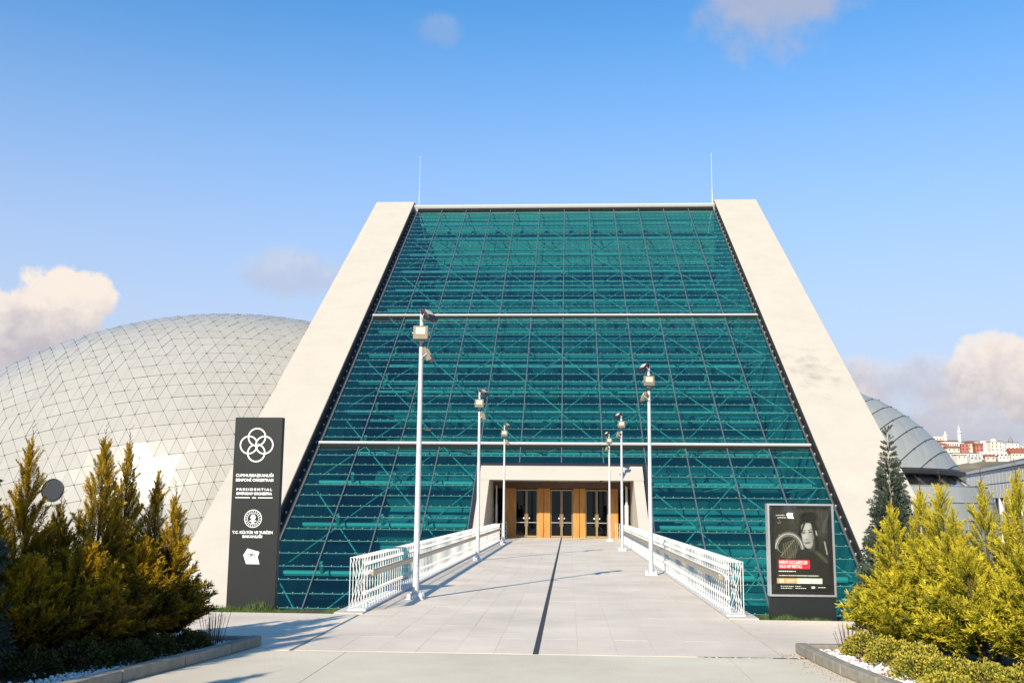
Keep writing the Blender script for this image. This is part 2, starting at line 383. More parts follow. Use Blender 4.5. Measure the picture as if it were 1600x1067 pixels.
# back and roof of the hall
H(MB().prism([(-16.4, p[1][1]-.6, p[1][2]-1.2), (-16.4, p[1][1]+1.4, p[1][2]-.9), (-16.4, p[1][1]+5.4, -4), (-16.4, p[1][1]+4.9, -4)], (32.6, 0, 0)), 'back_wall', M_conc)
# gutters and edge angles beside the glass
for sgn, xi in ((-1, 16.5), (1, 16.22)):
    x0, x1 = sorted((sgn*(XG+.03), sgn*(xi-.004)))
    H(fbox(MB(), S0, S1+.6, x0, x1, -.35, -.12), 'gutter', M_dark)
    xw0, xw1 = sorted((sgn*(xi-.05), sgn*(xi-.004)))
    H(fbox(MB(), S0, S1+.6, xw0, xw1, -.12, .52), 'gutter_cladding', M_dark)
    e0, e1 = sorted((sgn*(XG-.03), sgn*(XG+.06)))
    H(fbox(MB(), S0, S1, e0, e1, -.11, .08), 'edge_angle', M_strip)
    bb = MB(); s = S0+.5
    while s < S1: fbox(bb, s, s+.09, x0+.12, x0+.21, -.12, -.02); s += 1.15
    H(bb, 'gutter_bolts', M_galv, kind='stuff')
# interior: dark hall behind the glass with gallery fronts
H(fbox(MB(), -12, S1+1, -16.3, 16.3, -8.3, -8.0), 'inner_wall', M_hall)
for sgn in (-1, 1):
    x0, x1 = sorted((sgn*16.1, sgn*16.3)); H(fbox(MB(), S0-1, S1+.4, x0, x1, -8, -.36), 'inner_side_wall', M_hall)
H(fbox(MB(), S1+.3, S1+.5, -16.3, 16.3, -8, -.2), 'inner_soffit', M_hall)
for k in range(14):
    s = -3.5+4.56*k
    H(fbox(MB(), s, s+1.15, -15.9, 15.9, -7.9, -5.6 if k > 3 else -6.6), 'gallery_front', M_band)
# beams across the glass
for s, r in ((10.25, .16), (30.85, .17)):
    H(fbox(MB(), s-.07, s+.07, -XG-.05, XG+.02, .13, .30), 'cross_beam', M_white)
    H(fbox(MB(), s-.14, s-.072, -XG, XG, .0, .2), 'beam_shadow_strip', M_dark)  # solid dark strip standing for the shade under the beam
H(fbox(MB(), S1, S1+.36, -16.5+.06, 16.22-.06, -.1, .45), 'top_rail', M_white)
H(fbox(MB(), S1-.3, S1-.02, -XG, XG, -.08, .2), 'top_flashing', M_dark)
# mullions
PX, PS = 5.32, 8.05       # portal cut-out
segs = [(S0, 10.0), (10.45, 30.6), (31.05, S1-.3)]
for i in range(1, 12):
    x = -XG+XB*i
    for s0, s1 in segs:
        if s0 == S0 and abs(x) < PX+.1:
            if abs(x) < PX-.1: H(fbox(MB(), S0, -.75, x-.032, x+.032, .011, .11), 'mullion', M_mull)
            s0 = PS+.12
            if abs(x) > PX-.1:
                H(fbox(MB(), S0, PS, x-.032, x+.032, .011, .11), 'mullion', M_mull)
        H(fbox(MB(), s0, s1, x-.032, x+.032, .011, .11), 'mullion', M_mull)
# panes: the nearest 300 singly, the rest joined
RH = 1.1478; NR = 58
panes = []
for j in range(NR):
    s0 = S0+j*RH; s1 = s0+RH
    for i in range(12):
        x0 = -XG+XB*i; x1 = x0+XB
        if abs((x0+x1)/2) < PX and s1 > -.75 and s0 < PS-.01:
            if s0 > -.76 and s1 < PS+.01: continue
            if s0 <= -.75: panes.append((s0, -.75, x0, x1)); continue
            panes.append((PS+.1, s1, x0, x1)); continue
        panes.append((s0, s1, x0, x1))
def pane_geo(mb, p, j):
    s0, s1, x0, x1 = p
    mb.poly([fp3(s0+.025, x0+.03, j[0]), fp3(s0+.025, x1-.03, j[1]), fp3(s1-.025, x1-.03, j[2]), fp3(s1-.025, x0+.03, j[3])])
vis = [p for p in panes if not (abs(p[2]+p[3]) < 7 and p[1] < 0)]
vis.sort(key=lambda p: p[0]); single = set(vis[24:324]); rest = MB()
for p in panes:
    j = [rnd.uniform(-.012, .012) for _ in range(4)]
    if p in single: mb = MB(); pane_geo(mb, p, j); H(mb, 'pane', M_glass)
    else: pane_geo(rest, p, j)
H(rest, 'upper_panes', M_glass, kind='stuff')
# transoms (glazing joints) with their fixing pins
pins = MB()
for j in range(1, NR):
    s = S0+j*RH
    if s > S1-.2 or abs(s-10.25) < .25 or abs(s-30.85) < .25: continue
    spans = [(-XG, XG)] if not (-.8 < s < PS+.1) else [(-XG, -PX-.05), (PX+.05, XG)]
    for a, b in spans:
        H(fbox(MB(), s-.022, s+.022, a, b, -.03, .0105), 'transom', M_trans)
        x = a+.27
        while x < b:
            fbox(pins, s-.03, s+.03, x-.03, x+.03, .012, .07); x += .532
H(pins, 'glazing_pins', M_pin, kind='stuff')
# space frame behind the glass
um = MB().tube((0, 0, 0), (0, 0, 1), 1, n=8, cap=False).mesh('strut', M_tube, True)
def strut(name, a, b, r, mesh=um):
    a = Vector(a); b = Vector(b); d = b-a
    o = link(name, mesh); o.matrix_world = Matrix.Translation(a) @ d.to_track_quat('Z', 'Y').to_matrix().to_4x4() @ Matrix.Diagonal((r, r, d.length, 1))
    return o
def Hs(o):
    mw = o.matrix_world.copy(); o.parent = hall; o.matrix_parent_inverse = Matrix.Translation(hall_inv); return o
TS = [-6.2+4.56*k for k in range(15)]
braces = []
for k, s in enumerate(TS):
    if -1.0 < s < PS+.6:
        for a, b in ((-15.6, -5.6), (5.6, 15.6)): Hs(strut('cross_tube', fp3(s, a, -1.1), fp3(s, b, -1.1), .17))
    else: Hs(strut('cross_tube', fp3(s, -15.6, -1.1), fp3(s, 15.6, -1.1), .17))
    if k == len(TS)-1: break
    sm = s+2.28
    if not (-1.5 < sm < PS+2): Hs(strut('rear_chord', fp3(sm, -14.6, -3.1), fp3(sm, 14.6, -3.1), .11))
    for i in range(12):
        xm = -XG+XB*(i+.5)
        if abs(xm) < 5.4 and -3 < sm < PS+2: continue
        for dx in ((-1, 1) if i % 2 else ()):
            for ds in (-1,):
                braces.append((fp3(sm+ds*2.28, xm+dx*XB/2, -1.15), fp3(sm, xm, -3.1)))
        if abs(xm) > 5.4 or not (-1.5 < sm < PS+2):
            # slender zig-zag braces in the plane of the glass rails
            sgn = 1 if (i+k) % 2 else -1
            braces.append((fp3(s+.2, xm-sgn*XB*.48, -1.1), fp3(s+4.36, xm+sgn*XB*.48, -1.1)))
restb = MB()
for n_, (a, b) in enumerate(braces):
    if 30 <= n_ < 330: Hs(strut('brace', a, b, .045))
    else: restb.tube(a, b, .045, n=6, cap=False)
H(restb, 'upper_braces', M_tube, kind='stuff')
nd = MB()
for s in TS:
    for i in range(1, 12):
        x = -XG+XB*i
        if abs(x) < 5.6 and -1 < s < PS+1: continue
        fbox(nd, s-.14, s+.14, x-.08, x+.08, -1.0, -.35); 
H(nd, 'bracket_arms', M_tube, kind='stuff')

# entrance portal, a sloping concrete frame flush with the glass
pt = 0.3
def portal_leg(sgn):
    xi, xo = 4.42, 5.02
    # side profile: sloped front face, down to deck level, back to the doors
    f0 = fp3(0, 0, pt); f1 = fp3(7.42, 0, pt)
    y0 = f0[1] - f0[2]/tan(A)
    prof = [(sgn*xi, y0, 0), (sgn*xi, f1[1], f1[2]), (sgn*xi, 67.2, f1[2]), (sgn*xi, 67.2, 0)]
    return MB().prism(prof if sgn < 0 else prof, (sgn*(xo-xi), 0, 0))
for sgn in (-1, 1): H(portal_leg(sgn), 'portal_leg', M_conc)
f1 = fp3(7.42, 0, pt+.02); f2 = fp3(5.82, 0, pt+.02)
H(MB().prism([(-5.04, f2[1], f2[2]), (-5.04, f1[1], f1[2]), (-5.04, 67.2, f1[2]), (-5.04, 67.2, f2[2])], (10.08, 0, 0)), 'lintel', M_conc)
fr = MB(); fbox(fr, 0, PS, -5.30, -5.04, -.3, .12); fbox(fr, 0, PS, 5.04, 5.30, -.3, .12); fbox(fr, 7.55, PS-.02, -5.03, 5.03, -.3, .14)
H(fr, 'portal_flashing', M_dark)
MB().box(-5.0, 5.0, 58.05, 67.4, -.4, -.02).build('entrance_floor', M_conc2, kind='structure')
MB().box(-4.41, -3.36, 58.3, 67.0, -.02, 0).box(3.36, 4.41, 58.3, 67.0, -.02, 0).build('entrance_paving', M_slab, kind='structure')
# doors
YD = 66.9
def DB(x0, x1, z0, z1, name, mt, y0=0, y1=.1): return H(MB().box(x0, x1, YD+y0, YD+y1, z0, z1), name, mt)
DB(-4.4, 4.4, 3.12, 3.54, 'header', M_dkwood, -.05, .15)
for s_ in (-1, 1):
    for a, b in ((.74, 1.12), (1.16, 1.54), (2.98, 3.62)):
        x0, x1 = sorted((s_*a, s_*b)); DB(x0, x1, 0, 3.12, 'wood_panel', M_wood, -.12, .1)
    x0, x1 = sorted((s_*3.64, s_*4.38)); DB(x0, x1, .06, 3.1, 'side_light', M_door, .03, .045)
    x0, x1 = sorted((s_*1.12, s_*1.16)); DB(x0, x1, 0, 3.12, 'wood_joint', M_dark, -.05, .1)
doorbars = MB()
def door(x0, x1, hs):
    p = empty('glass_door'); p.parent = hall; p.location = ((x0+x1)/2, YD-F0, 4.0)
    w = (x1-x0)/2; f = MB()
    f.box(-w, -w+.05, 0, .07, .02, 3.05).box(w-.05, w, 0, .07, .02, 3.05).box(-w+.05, w-.05, 0, .07, .02, .12).box(-w+.05, w-.05, 0, .07, 2.97, 3.05)
    f.build('frame', M_brass, p)
    MB().box(-w+.05, w-.05, -.03, .0, .93, .97).build('push_bar', M_alu, p)
    MB().box(-w+.055, w-.055, .03, .04, .125, 2.965).build('glass_leaf', M_door, p)
    MB().tube((hs*(w-.09), -.06, .7), (hs*(w-.09), -.06, 1.5), .018).build('pull_handle', M_brass, p)
    MB().box(hs*(w-.16)-.04, hs*(w-.16)+.04, .02, .028, 1.18, 1.26).build('door_sticker', M_print, p)
for c in (-2.26, 0, 2.26):
    door(c-.71, c-.01, 1); door(c+.01, c+.71, -1)
# dim lobby
H(MB().poly([(-4.4, 70.5, 0), (4.4, 70.5, 0), (4.4, 70.5, 3.3), (-4.4, 70.5, 3.3)]).poly([(-4.4, 67.1, 3.3), (4.4, 67.1, 3.3), (4.4, 70.5, 3.3), (-4.4, 70.5, 3.3)]).poly([(-4.4, 67.1, .0), (4.4, 67.1, .0), (4.4, 70.5, 0), (-4.4, 70.5, 0)]).poly([(-4.4, 67.1, 0), (-4.4, 70.5, 0), (-4.4, 70.5, 3.3), (-4.4, 67.1, 3.3)]).poly([(4.4, 67.1, 0), (4.4, 70.5, 0), (4.4, 70.5, 3.3), (4.4, 67.1, 3.3)]), 'lobby', mat('lobby_dark', (.03, .03, .03), .8))
bl = MB()
for k in range(34): bl.box(1.62, 2.0+rnd.choice([0, .12]), 67.3, 67.33, .15+k*.082, .15+k*.082+.03)
H(bl, 'window_blind', M_print, kind='stuff')
# pillars in the recess
for x, r in ((-4.12, .07), (4.1, .13)):
    MB().tube((0, 0, 0), (0, 0, 2.1), r, n=16).tube((0, 0, 2.1), (0, 0, 3.25), r*.6, n=12).build('standpipe', M_white, None, True,
        label='slim white pipe standing inside the left side of the entrance recess' if x < 0 else 'thick white pipe standing inside the right side of the entrance recess', cat='pipe').location = (x, 65.6, 0)
cc = empty('security_camera', (2.62, fp3(6.6, 0, pt)[1]-.12, 3.62), label='small black security camera fixed on the cream lintel over the doors', cat='camera')
MB().tube((0, 0, 0), (-.22, -.18, -.06), .07, n=10).build('camera_body', M_black, cc); MB().box(-.05, .05, 0, .18, -.04, .06).build('camera_bracket', M_black, cc)

# lightning rods
for x, lb in ((-15.9, 'thin white lightning rod above the left end of the glass front'), (15.95, 'thin white lightning rod above the right end of the glass front')):
    b = fp3(S1+.3, x, .45); o = empty('lightning_rod', b, label=lb, cat='lightning rod', group='lightning rods on the hall roof')
    MB().tube((0, 0, 0), (0, 0, 1.6), .05, .035).build('base_tube', M_white, o); MB().tube((0, 0, 1.6), (0, 0, 5.5), .020, .012, n=6).build('rod', M_white, o)
    MB().tube((0, 0, 5.45), (0, 0, 5.62), .04, .02, n=8).build('tip', M_white, o)

# ------------------------------------------------------------------ left dome
dome = empty('left_dome_hall', (-33.9, 92, -4), label='large pale grey dome clad in triangular metal panels left of the glass front', cat='building')
DC = np.array([-33.9, 92, -2.9]); DR = (30.3, 17.0, 21.7); DT = .172
def dpt(lam, phi, k=1.0):
    x = DR[0]*sin(lam)*k; y = -DR[1]*cos(lam)*cos(phi)*k; z = DR[2]*cos(lam)*sin(phi)*k
    return DC+np.array([x*cos(DT)-z*sin(DT), y, x*sin(DT)+z*cos(DT)])
dl, dph = radians(2.1), radians(3.5)
tris = []; nodes = []
# column spacing is even along the surface
for r in range(-4, 52):
    for c in range(-42, 43):
        def q(cc_, rr): return dpt((cc_+(.5 if rr % 2 else 0))*dl, rr*dph)
        if r % 2 == 0: tt = [(q(c, r), q(c+1, r), q(c, r+1)), (q(c+1, r), q(c+1, r+1), q(c, r+1))]
        else: tt = [(q(c, r), q(c+1, r), q(c+1, r+1)), (q(c, r), q(c+1, r+1), q(c, r+1))]
        for t_ in tt:
            cen = sum(t_)/3
            if cen[0] < -19 and cen[2] > -3.9: tris.append((cen, t_))
        nodes.append(q(c, r))
def tri_panel(mb, t_):
    P_ = [np.array(p) for p in t_]; cen = sum(P_)/3
    n = np.cross(P_[1]-P_[0], P_[2]-P_[0]); n /= np.linalg.norm(n)
    if n@(cen-DC) < 0: P_ = [P_[0], P_[2], P_[1]]; n = -n
    out_ = []
    for p in P_:
        d = cen-p; L = np.linalg.norm(d); out_.append(p+d/L*.021+n*(.05+rnd.uniform(-.022, .022)))
    mb.prism([o-n*.05 for o in out_], n*.05)
    # prism caps point outward with this winding
front = [t for t in tris if t[0][1] < 92 and t[0][2] > 2 and t[0][0] > -44 and np.linalg.norm(t[0]-CAM) > 0]
front.sort(key=lambda t: np.linalg.norm(t[0]-CAM)); sel = set(id(t) for t in front[:300]); rest = MB()
def D(o, p, loc): o.parent = p; o.matrix_parent_inverse = Matrix.Translation(-Vector(loc)); return o
for t in tris:
    if id(t) in sel: mb = MB(); tri_panel(mb, t[1]); D(mb.build('panel', M_dome), dome, dome.location)
    else: tri_panel(rest, t[1])
D(rest.build('far_panels', M_dome, kind='stuff'), dome, dome.location)
ul = MB(); NL, NP = 60, 46
for r in range(NP):
    for c in range(NL):
        l0 = -pi/2+pi*c/NL; l1 = l0+pi/NL; p0 = radians(-16)+radians(212)*r/NP; p1 = p0+radians(212)/NP
        pp = [dpt(l0, p0, .9985), dpt(l1, p0, .9985), dpt(l1, p1, .9985), dpt(l0, p1, .9985)]
        if sum(pp)[0]/4 < -19: ul.poly(pp)
D(ul.build('underlay', M_domeback), dome, dome.location)
nm = MB()
for p in nodes:
    if p[0] < -20.6 and p[2] > -3 and p[1] < 100:
        n = (p-DC)/np.array(DR)**2; n /= np.linalg.norm(n); nm.tube(p+n*.02, p+n*.075, .055, n=5)
D(nm.build('panel_fixings', M_seam, kind='stuff'), dome, dome.location)
# round porthole
pc = at(84, 766, 78.0); pc_n = np.array([-.05, -1, .3]); pc_n /= np.linalg.norm(pc_n)
def on_dome(px, py):
    d = at(px, py, 100)-CAM; d /= np.linalg.norm(d); lo_, hi = 60., 120.
    def inside(t):
        p = CAM+d*t-DC; x = p[0]*cos(DT)+p[2]*sin(DT); z = -p[0]*sin(DT)+p[2]*cos(DT); return (x/DR[0])**2+(p[1]/DR[1])**2+(z/DR[2])**2 < 1
    t = 55.
    while not inside(t) and t < 130: t += .05
    p = CAM+d*t; q_ = p-DC; x = q_[0]*cos(DT)+q_[2]*sin(DT); z = -q_[0]*sin(DT)+q_[2]*cos(DT)
    g_ = np.array([x/DR[0]**2, q_[1]/DR[1]**2, z/DR[2]**2]); n = np.array([g_[0]*cos(DT)-g_[2]*sin(DT), g_[1], g_[0]*sin(DT)+g_[2]*cos(DT)])
    return p, n/np.linalg.norm(n)
pc, pn = on_dome(84, 766)
ring = MB().tube(pc-pn*.6, pc+pn*.30, .84, n=32, cap=False)
D(ring.build('porthole_ring', M_mull, None, True), dome, dome.location)
D(MB().tube(pc+pn*.18, pc+pn*.22, .80, n=32).build('porthole', mat('porthole_dark', (.012, .014, .016), .25, spec=.25, var=0)), dome, dome.location)
D(MB().tube(pc+pn*.1, pc+pn*.16, .80, n=32).build('porthole_back', M_black), dome, dome.location)

# ------------------------------------------------------------------ right dome
rd = empty('right_dome_hall', (21.5, 95, -4), label='smaller grey metal dome with a dark window band right of the glass front', cat='building')
RC = np.array([21.5, 95, -2.0]); RR = 15.2
ax = np.array([-.74, .37, .57]); ax /= np.linalg.norm(ax); ux = np.cross(ax, [0, 1, 0]); ux /= np.linalg.norm(ux); uy = np.cross(ax, ux)
def clip(poly, n, d):
    o = []
    for i in range(len(poly)):
        a, b = poly[i], poly[(i+1) % len(poly)]; da, db = n@a-d, n@b-d
        if da >= 0: o.append(a)
        if da*db < 0: o.append(a+(b-a)*(da/(da-db)))
    return o
def rpt(t, ph, R=RR): return RC+R*(ax*cos(t)+(ux*cos(ph)+uy*sin(ph))*sin(t))
zb = 5.25; nb = 27; Z3 = np.array([0, 0, 1.]); X3 = np.array([1., 0, 0])
dots = MB(); rp_cnt = 0; rrest = MB()
for k in range(nb):
    t0 = radians(2)+k*radians(5.4); t1 = t0+radians(5.4)
    nseg = max(6, int(2*pi*RR*sin((t0+t1)/2)/2.6))
    for j in range(nseg):
        off = .5*(k % 2); p0 = 2*pi*(j+off)/nseg; p1 = 2*pi*(j+1+off)/nseg
        g0, g1 = .042/RR, .014/(RR*max(.1, sin((t0+t1)/2)))
        pts = []
        sub = 4
        for i in range(sub+1): pts.append(rpt(t0+g0, p0+g1+(p1-p0-2*g1)*i/sub))
        for i in range(sub, -1, -1): pts.append(rpt(t1-g0, p0+g1+(p1-p0-2*g1)*i/sub))
        pts = clip(pts, Z3, zb)
        if len(pts) >= 3: pts = clip(pts, X3, 20.5)
        if len(pts) < 3: continue
        cen = sum(pts)/len(pts); n = (cen-RC)/np.linalg.norm(cen-RC)
        if cen[1] < 100 and cen[0] > 21 and rp_cnt < 290:
            D(MB().prism([p-n*.04 for p in pts], n*.05).build('panel', M_rdome), rd, rd.location); rp_cnt += 1
        else: rrest.prism([p-n*.04 for p in pts], n*.05)
        q_ = rpt(t0, p0, RR+.03)
        if q_[2] > zb and q_[0] > 20.6: dots.tube(q_, q_+n*.06, .08, n=5)
D(rrest.build('far_panels', M_rdome, kind='stuff'), rd, rd.location)
D(dots.build('panel_fixings', M_seam, kind='stuff'), rd, rd.location)
Re = sqrt(RR**2-(zb-RC[2])**2)
# underlay (slightly smaller sphere), eave ring, window band and drum
prof = [(sqrt(max(0, (RR-.05)**2-(z-RC[2])**2)), z) for z in np.linspace(zb, RC[2]+RR-.051, 22)]
D(MB().lathe(prof, 64, RC[:2]).build('underlay', M_seam, None, True), rd, rd.location)
D(MB().lathe([(Re-.1, zb-.02), (Re+.42, zb-.16), (Re+.42, zb-.42), (Re+.1, zb-.5), (12.2, zb-.5)], 64, RC[:2]).build('eave', M_dark), rd, rd.location)
D(MB().lathe([(12.9, zb-.5), (14.1, 3.85)], 64, RC[:2]).build('window_band', M_sglass), rd, rd.location)
D(MB().lathe([(11.5, zb-.5), (12.0, 3.8)], 64, RC[:2]).build('window_back', M_black), rd, rd.location)
fm = MB().hexa([(-.11, -.08, 0), (.11, -.08, 0), (.11, .1, 0), (-.11, .1, 0), (-.11, 1.12, .9), (.11, 1.12, .9), (.11, 1.3, .9), (-.11, 1.3, .9)]).mesh('window_frame', M_dark)
for k in range(30):
    a = 2*pi*k/30
    x, y = RC[0]+14.15*cos(a), RC[1]+14.15*sin(a)
    if x > 20.8 and y < 104:
        o = link('window_frame', fm); D(o, rd, rd.location); o.location = (x, y, 3.85); o.rotation_euler = (0, 0, a+pi/2)
def dring(name, z0, z1, ra, rb, nseg, off):
    for j in range(nseg):
        p0 = 2*pi*(j+off)/nseg+.002; p1 = 2*pi*(j+1+off)/nseg-.002; pts = []
        for i in range(4): a = p0+(p1-p0)*i/3; pts.append(np.array([RC[0]+ra*cos(a), RC[1]+ra*sin(a), z0]))
        for i in range(3, -1, -1): a = p0+(p1-p0)*i/3; pts.append(np.array([RC[0]+rb*cos(a), RC[1]+rb*sin(a), z1]))
        cen = sum(pts)/len(pts)
        if cen[0] < 20.7 or cen[1] > 104: continue
        n = (cen-RC)/np.linalg.norm(cen-RC)
        D(MB().prism([p-n*.05 for p in pts], n*.05).build(name, M_rdome), rd, rd.location)
zs = [3.8, 2.5, 1.1, -.4, -2.0, -4]; rs = [15.35, 15.9, 16.2, 16.2, 16.1, 15.8]
for i in range(5): dring('drum_panel', zs[i+1]+.03, zs[i]-.03, rs[i+1], rs[i], 34, .5*(i % 2))
D(MB().lathe([(r-.1, z) for r, z in zip(rs, zs)], 64, RC[:2]).build('drum_underlay', M_seam), rd, rd.location)
D(MB().lathe([(rs[0]+.03, 3.80), (rs[0]+.03, 3.86), (12.2, 3.86)], 64, RC[:2]).build('sill', M_rdome), rd, rd.location)

# ------------------------------------------------------------------ office building on the right
oa = np.array([50.6, 133.0]); ob = np.array([40.3, 84.0])
of = empty('office_building', (oa[0], oa[1], -4), rz=atan2(ob[1]-oa[1], ob[0]-oa[0]), label='long low grey office building with two rows of dark windows at far right', cat='building')
OL = float(np.linalg.norm(ob-oa))
# local x runs towards the camera, local +y faces left/up the picture (towards the hall)
def OB(x0, x1, y0, y1, z0, z1, name, mt, **k): return MB().box(x0, x1, y0, y1, z0, z1).build(name, mt, of, **k)
fy = -1   # outward side
OB(0, OL, .3, 30, 0, 10.2, 'core', M_black)
rows_o = [(0, 2.2, 'w'), (2.2, 3.9, 'g'), (3.9, 5.5, 'w'), (5.5, 7.25, 'g'), (7.25, 8.8, 'w'), (8.8, 10.3, 'w')]
for z0, z1, t in rows_o:
    n = int(OL/1.9) if t == 'w' else int(OL/4.6)
    for k in range(n):
        a, b = OL*k/n, OL*(k+1)/n
        if t == 'w': OB(a+.03, b-.03, -.1 if z0 < 8 else -.14, .3, z0+.03, z1-.03, 'cladding_panel', M_officew)
        else:
            w = empty('window'); w.parent = of; w.location = ((a+b)/2, 0, z0)
            h = (b-a)/2
            MB().box(-h, -h+.3, -.12, .28, .0, z1-z0).build('jamb', M_officew, w); MB().box(h-.3, h, -.12, .28, 0, z1-z0).build('jamb', M_officew, w)
            MB().box(-h+.3, h-.3, .12, .15, 0, z1-z0).build('pane', M_sglass, w)
            MB().box(-.04, .04, .05, .2, 0, z1-z0).build('glazing_bar', M_dark, w)
OB(-.1, OL, -.3, .6, 10.32, 10.62, 'coping', M_roofw)
OB(0, OL, 3, 3.2, 10.4, 11.6, 'roof_screen', glass('frosted_green_glass', (.5, .6, .55), (1, 1, 1), .2, .1, .5, (.30, .34, .32)))
OB(0, OL, 9, 24, 10.2, 12.3, 'roof_storey', mat('roof_sheet', (.34, .37, .35), .5, .2, var=.2, scale=.6))
for k in range(9): OB(3+k*5.2, 3+k*5.2+rnd.uniform(1.5, 3), 4.5, 7, 10.2, 11.2+rnd.uniform(0, .7), 'rooftop_unit', M_alu)

# ------------------------------------------------------------------ far city on its hill
hv, hf = [], []
nx, ny = 60, 30
for j in range(ny+1):
    for i in range(nx+1):
        x = -1400+i*65.0; y = 420+j*60.0
        h = 62*math.exp(-((x-450)/750)**4)*(1/(1+math.exp(-(y-985)/50)))+6*sin(x*.013+y*.007)+4*sin(x*.031)-4.2
        h += 45*math.exp(-((x+900)/600)**2)*(1/(1+math.exp(-(y-1300)/150)))
        hv.append((x, y, max(h, -4.04)))
for j in range(ny):
    for i in range(nx): a = j*(nx+1)+i; hf.append((a, a+1, a+nx+2, a+nx+1))
me = bpy.data.meshes.new('hill'); me.from_pydata(hv, [], hf); me.materials.append(M_land)
tag(link('hill', me), kind='structure')
CITYC = {'white': (.74, .70, .62), 'cream': (.68, .60, .48), 'red': (.36, .13, .10), 'pink': (.60, .42, .36), 'grey': (.45, .45, .44)}
M_tile = mat('red_roof_tile', (.30, .10, .055), .8, var=.3, scale=1)
M_win = mat('dark_window', (.04, .045, .05), .3)
def house(px0, px1, pyt, pyb, Dst, colr, roof, label):
    a = at(px0, pyt, Dst); b = at(px1, pyb, Dst+.001); w = b[0]-a[0]; h = a[2]-b[2]
    o = empty('city_house', ((a[0]+b[0])/2, Dst, b[2]), rz=rnd.uniform(-.15, .15), label=label, cat='house', group='houses on the far hill')
    cm = mat('render_'+colr, CITYC[colr], .8, var=.08, scale=.2)
    dp = min(w, 16)
    MB().box(-w/2, w/2, 0, dp, -9, h).build('wall', cm, o)
    if roof == 'tile':
        e = .6; MB().prism([(-w/2-e, -e, h), (-w/2-e, dp+e, h), (-w/2-e, dp/2, h+w*.12+1.2)], (w+2*e, 0, 0)).build('roof', M_tile, o)
    else: MB().box(-w/2-.3, w/2+.3, -.3, dp+.3, h, h+.7).build('roof', M_dark if roof == 'dark' else cm, o)
    nw = max(2, int(w/3.6)); ns = max(1, int(h/3.4))
    wm = MB().box(-.65, .65, -.08, .02, 0, 1.6).mesh('window', M_win)
    for r in range(ns):
        for k in range(nw):
            q_ = link('window', wm, o); q_.location = (-w/2+(k+.5)*w/nw, 0, h-2.6-r*3.4)
    return o
D1 = 1150
house(1457, 1478, 683, 696, D1+60, 'cream', 'flat', 'cream flat roofed house left of the mosque on the far hill')
house(1466, 1482, 695, 706, D1-20, 'pink', 'tile', 'pinkish house with tiled roof below the mosque, nearest the grey dome')
house(1480, 1502, 700, 710, D1-30, 'cream', 'tile', 'cream house with tiled roof just below the mosque')
house(1502, 1514, 694, 707, D1-40, 'red', 'flat', 'plain brick red house right below the taller minaret')
house(1512, 1525, 693, 707, D1-35, 'cream', 'tile', 'cream tiled house between the two brick red ones')
house(1524, 1537, 695, 706, D1-45, 'red', 'tile', 'brick red house with tiled roof right of the cream tiled house')
house(1511, 1534, 690, 700, D1+60, 'cream', 'dark', 'long cream house with a thin dark roof behind the red houses')
house(1532, 1547, 690, 708, D1, 'white', 'flat', 'white block of flats just right of the red houses')
house(1547, 1568, 690, 706, D1-10, 'cream', 'dark', 'wide cream block of flats with a small dome behind its roof')
house(1568, 1592, 692, 708, D1, 'white', 'dark', 'white house with black roof band below the grey spire at far right')
house(1592, 1625, 697, 710, D1+20, 'grey', 'flat', 'grey flat house at the right edge of the far hill')
house(1488, 1530, 708, 716, D1-70, 'white', 'dark', 'long low white shed with dark roof below the hill houses')
house(1532, 1580, 707, 713, D1-80, 'white', 'flat', 'long low white wall like house in front of the far hill')
house(1580, 1640, 708, 718, D1-90, 'cream', 'tile', 'low cream tiled house at the foot of the far hill')
house(1495, 1512, 711, 721, D1-82, 'cream', 'dark', 'cream house low on the far hill just right of the grey dome edge')
house(1515, 1535, 713, 722, D1-85, 'grey', 'flat', 'grey house in the lowest row of the far hill, second from the left')
house(1540, 1556, 713, 722, D1-88, 'pink', 'tile', 'pinkish tiled house in the lowest row of the far hill')
house(1560, 1578, 712, 721, D1-90, 'white', 'dark', 'white house with dark roof in the lowest row of the far hill')
# mosque with two minarets
mp_ = at(1487, 700, D1+10)
mq = empty('mosque', mp_, label='white mosque with brown roof and two minarets on the far hill', cat='mosque')
pxm = D1/1600.
MB().box(-14*pxm, 13*pxm, 0, 20, -20, 10*pxm).build('wall', mat('render_white', CITYC['white']), mq)
MB().prism([(-14.5*pxm, -1, 10*pxm), (-14.5*pxm, 21, 10*pxm), (-14.5*pxm, 10, 13*pxm)], (28*pxm, 0, 0)).build('roof', M_tile, mq)
for k in range(7): MB().box((-11+k*3.3)*pxm-.6, (-11+k*3.3)*pxm+.6, -.2, .05, 4*pxm, 7*pxm).build('window', M_win, mq)
for dx, hh in ((-4.5, 27), (16.5, 35.5)):
    mn = MB().lathe([(1.9, 0), (1.7, hh*.55*pxm), (1.7, hh*.68*pxm)], 12).build('minaret', M_roofw, mq); mn.location = (dx*pxm, 8, 0)
    MB().lathe([(1.7, 0), (2.9, .8), (2.9, 2.0), (1.6, 2.0)], 12).build('balcony', M_roofw, mn).location = (0, 0, hh*.66*pxm)
    MB().lathe([(1.6, 0), (1.5, hh*.1*pxm), (1.8, hh*.1*pxm+.1), (.05, hh*.34*pxm)], 12).build('cap', mat('lead_cap', (.5, .5, .46), .5), mn).location = (0, 0, hh*.69*pxm)
b = at(1579, 692, D1+30); MB().lathe([(3.0, 0), (2.6, 2.5), (.3, 8), (.05, 9)], 10).build('spire', mat('lead_grey', (.2, .19, .2), .6), label='dark pointed spire above the black roofed white house', cat='spire').location = b
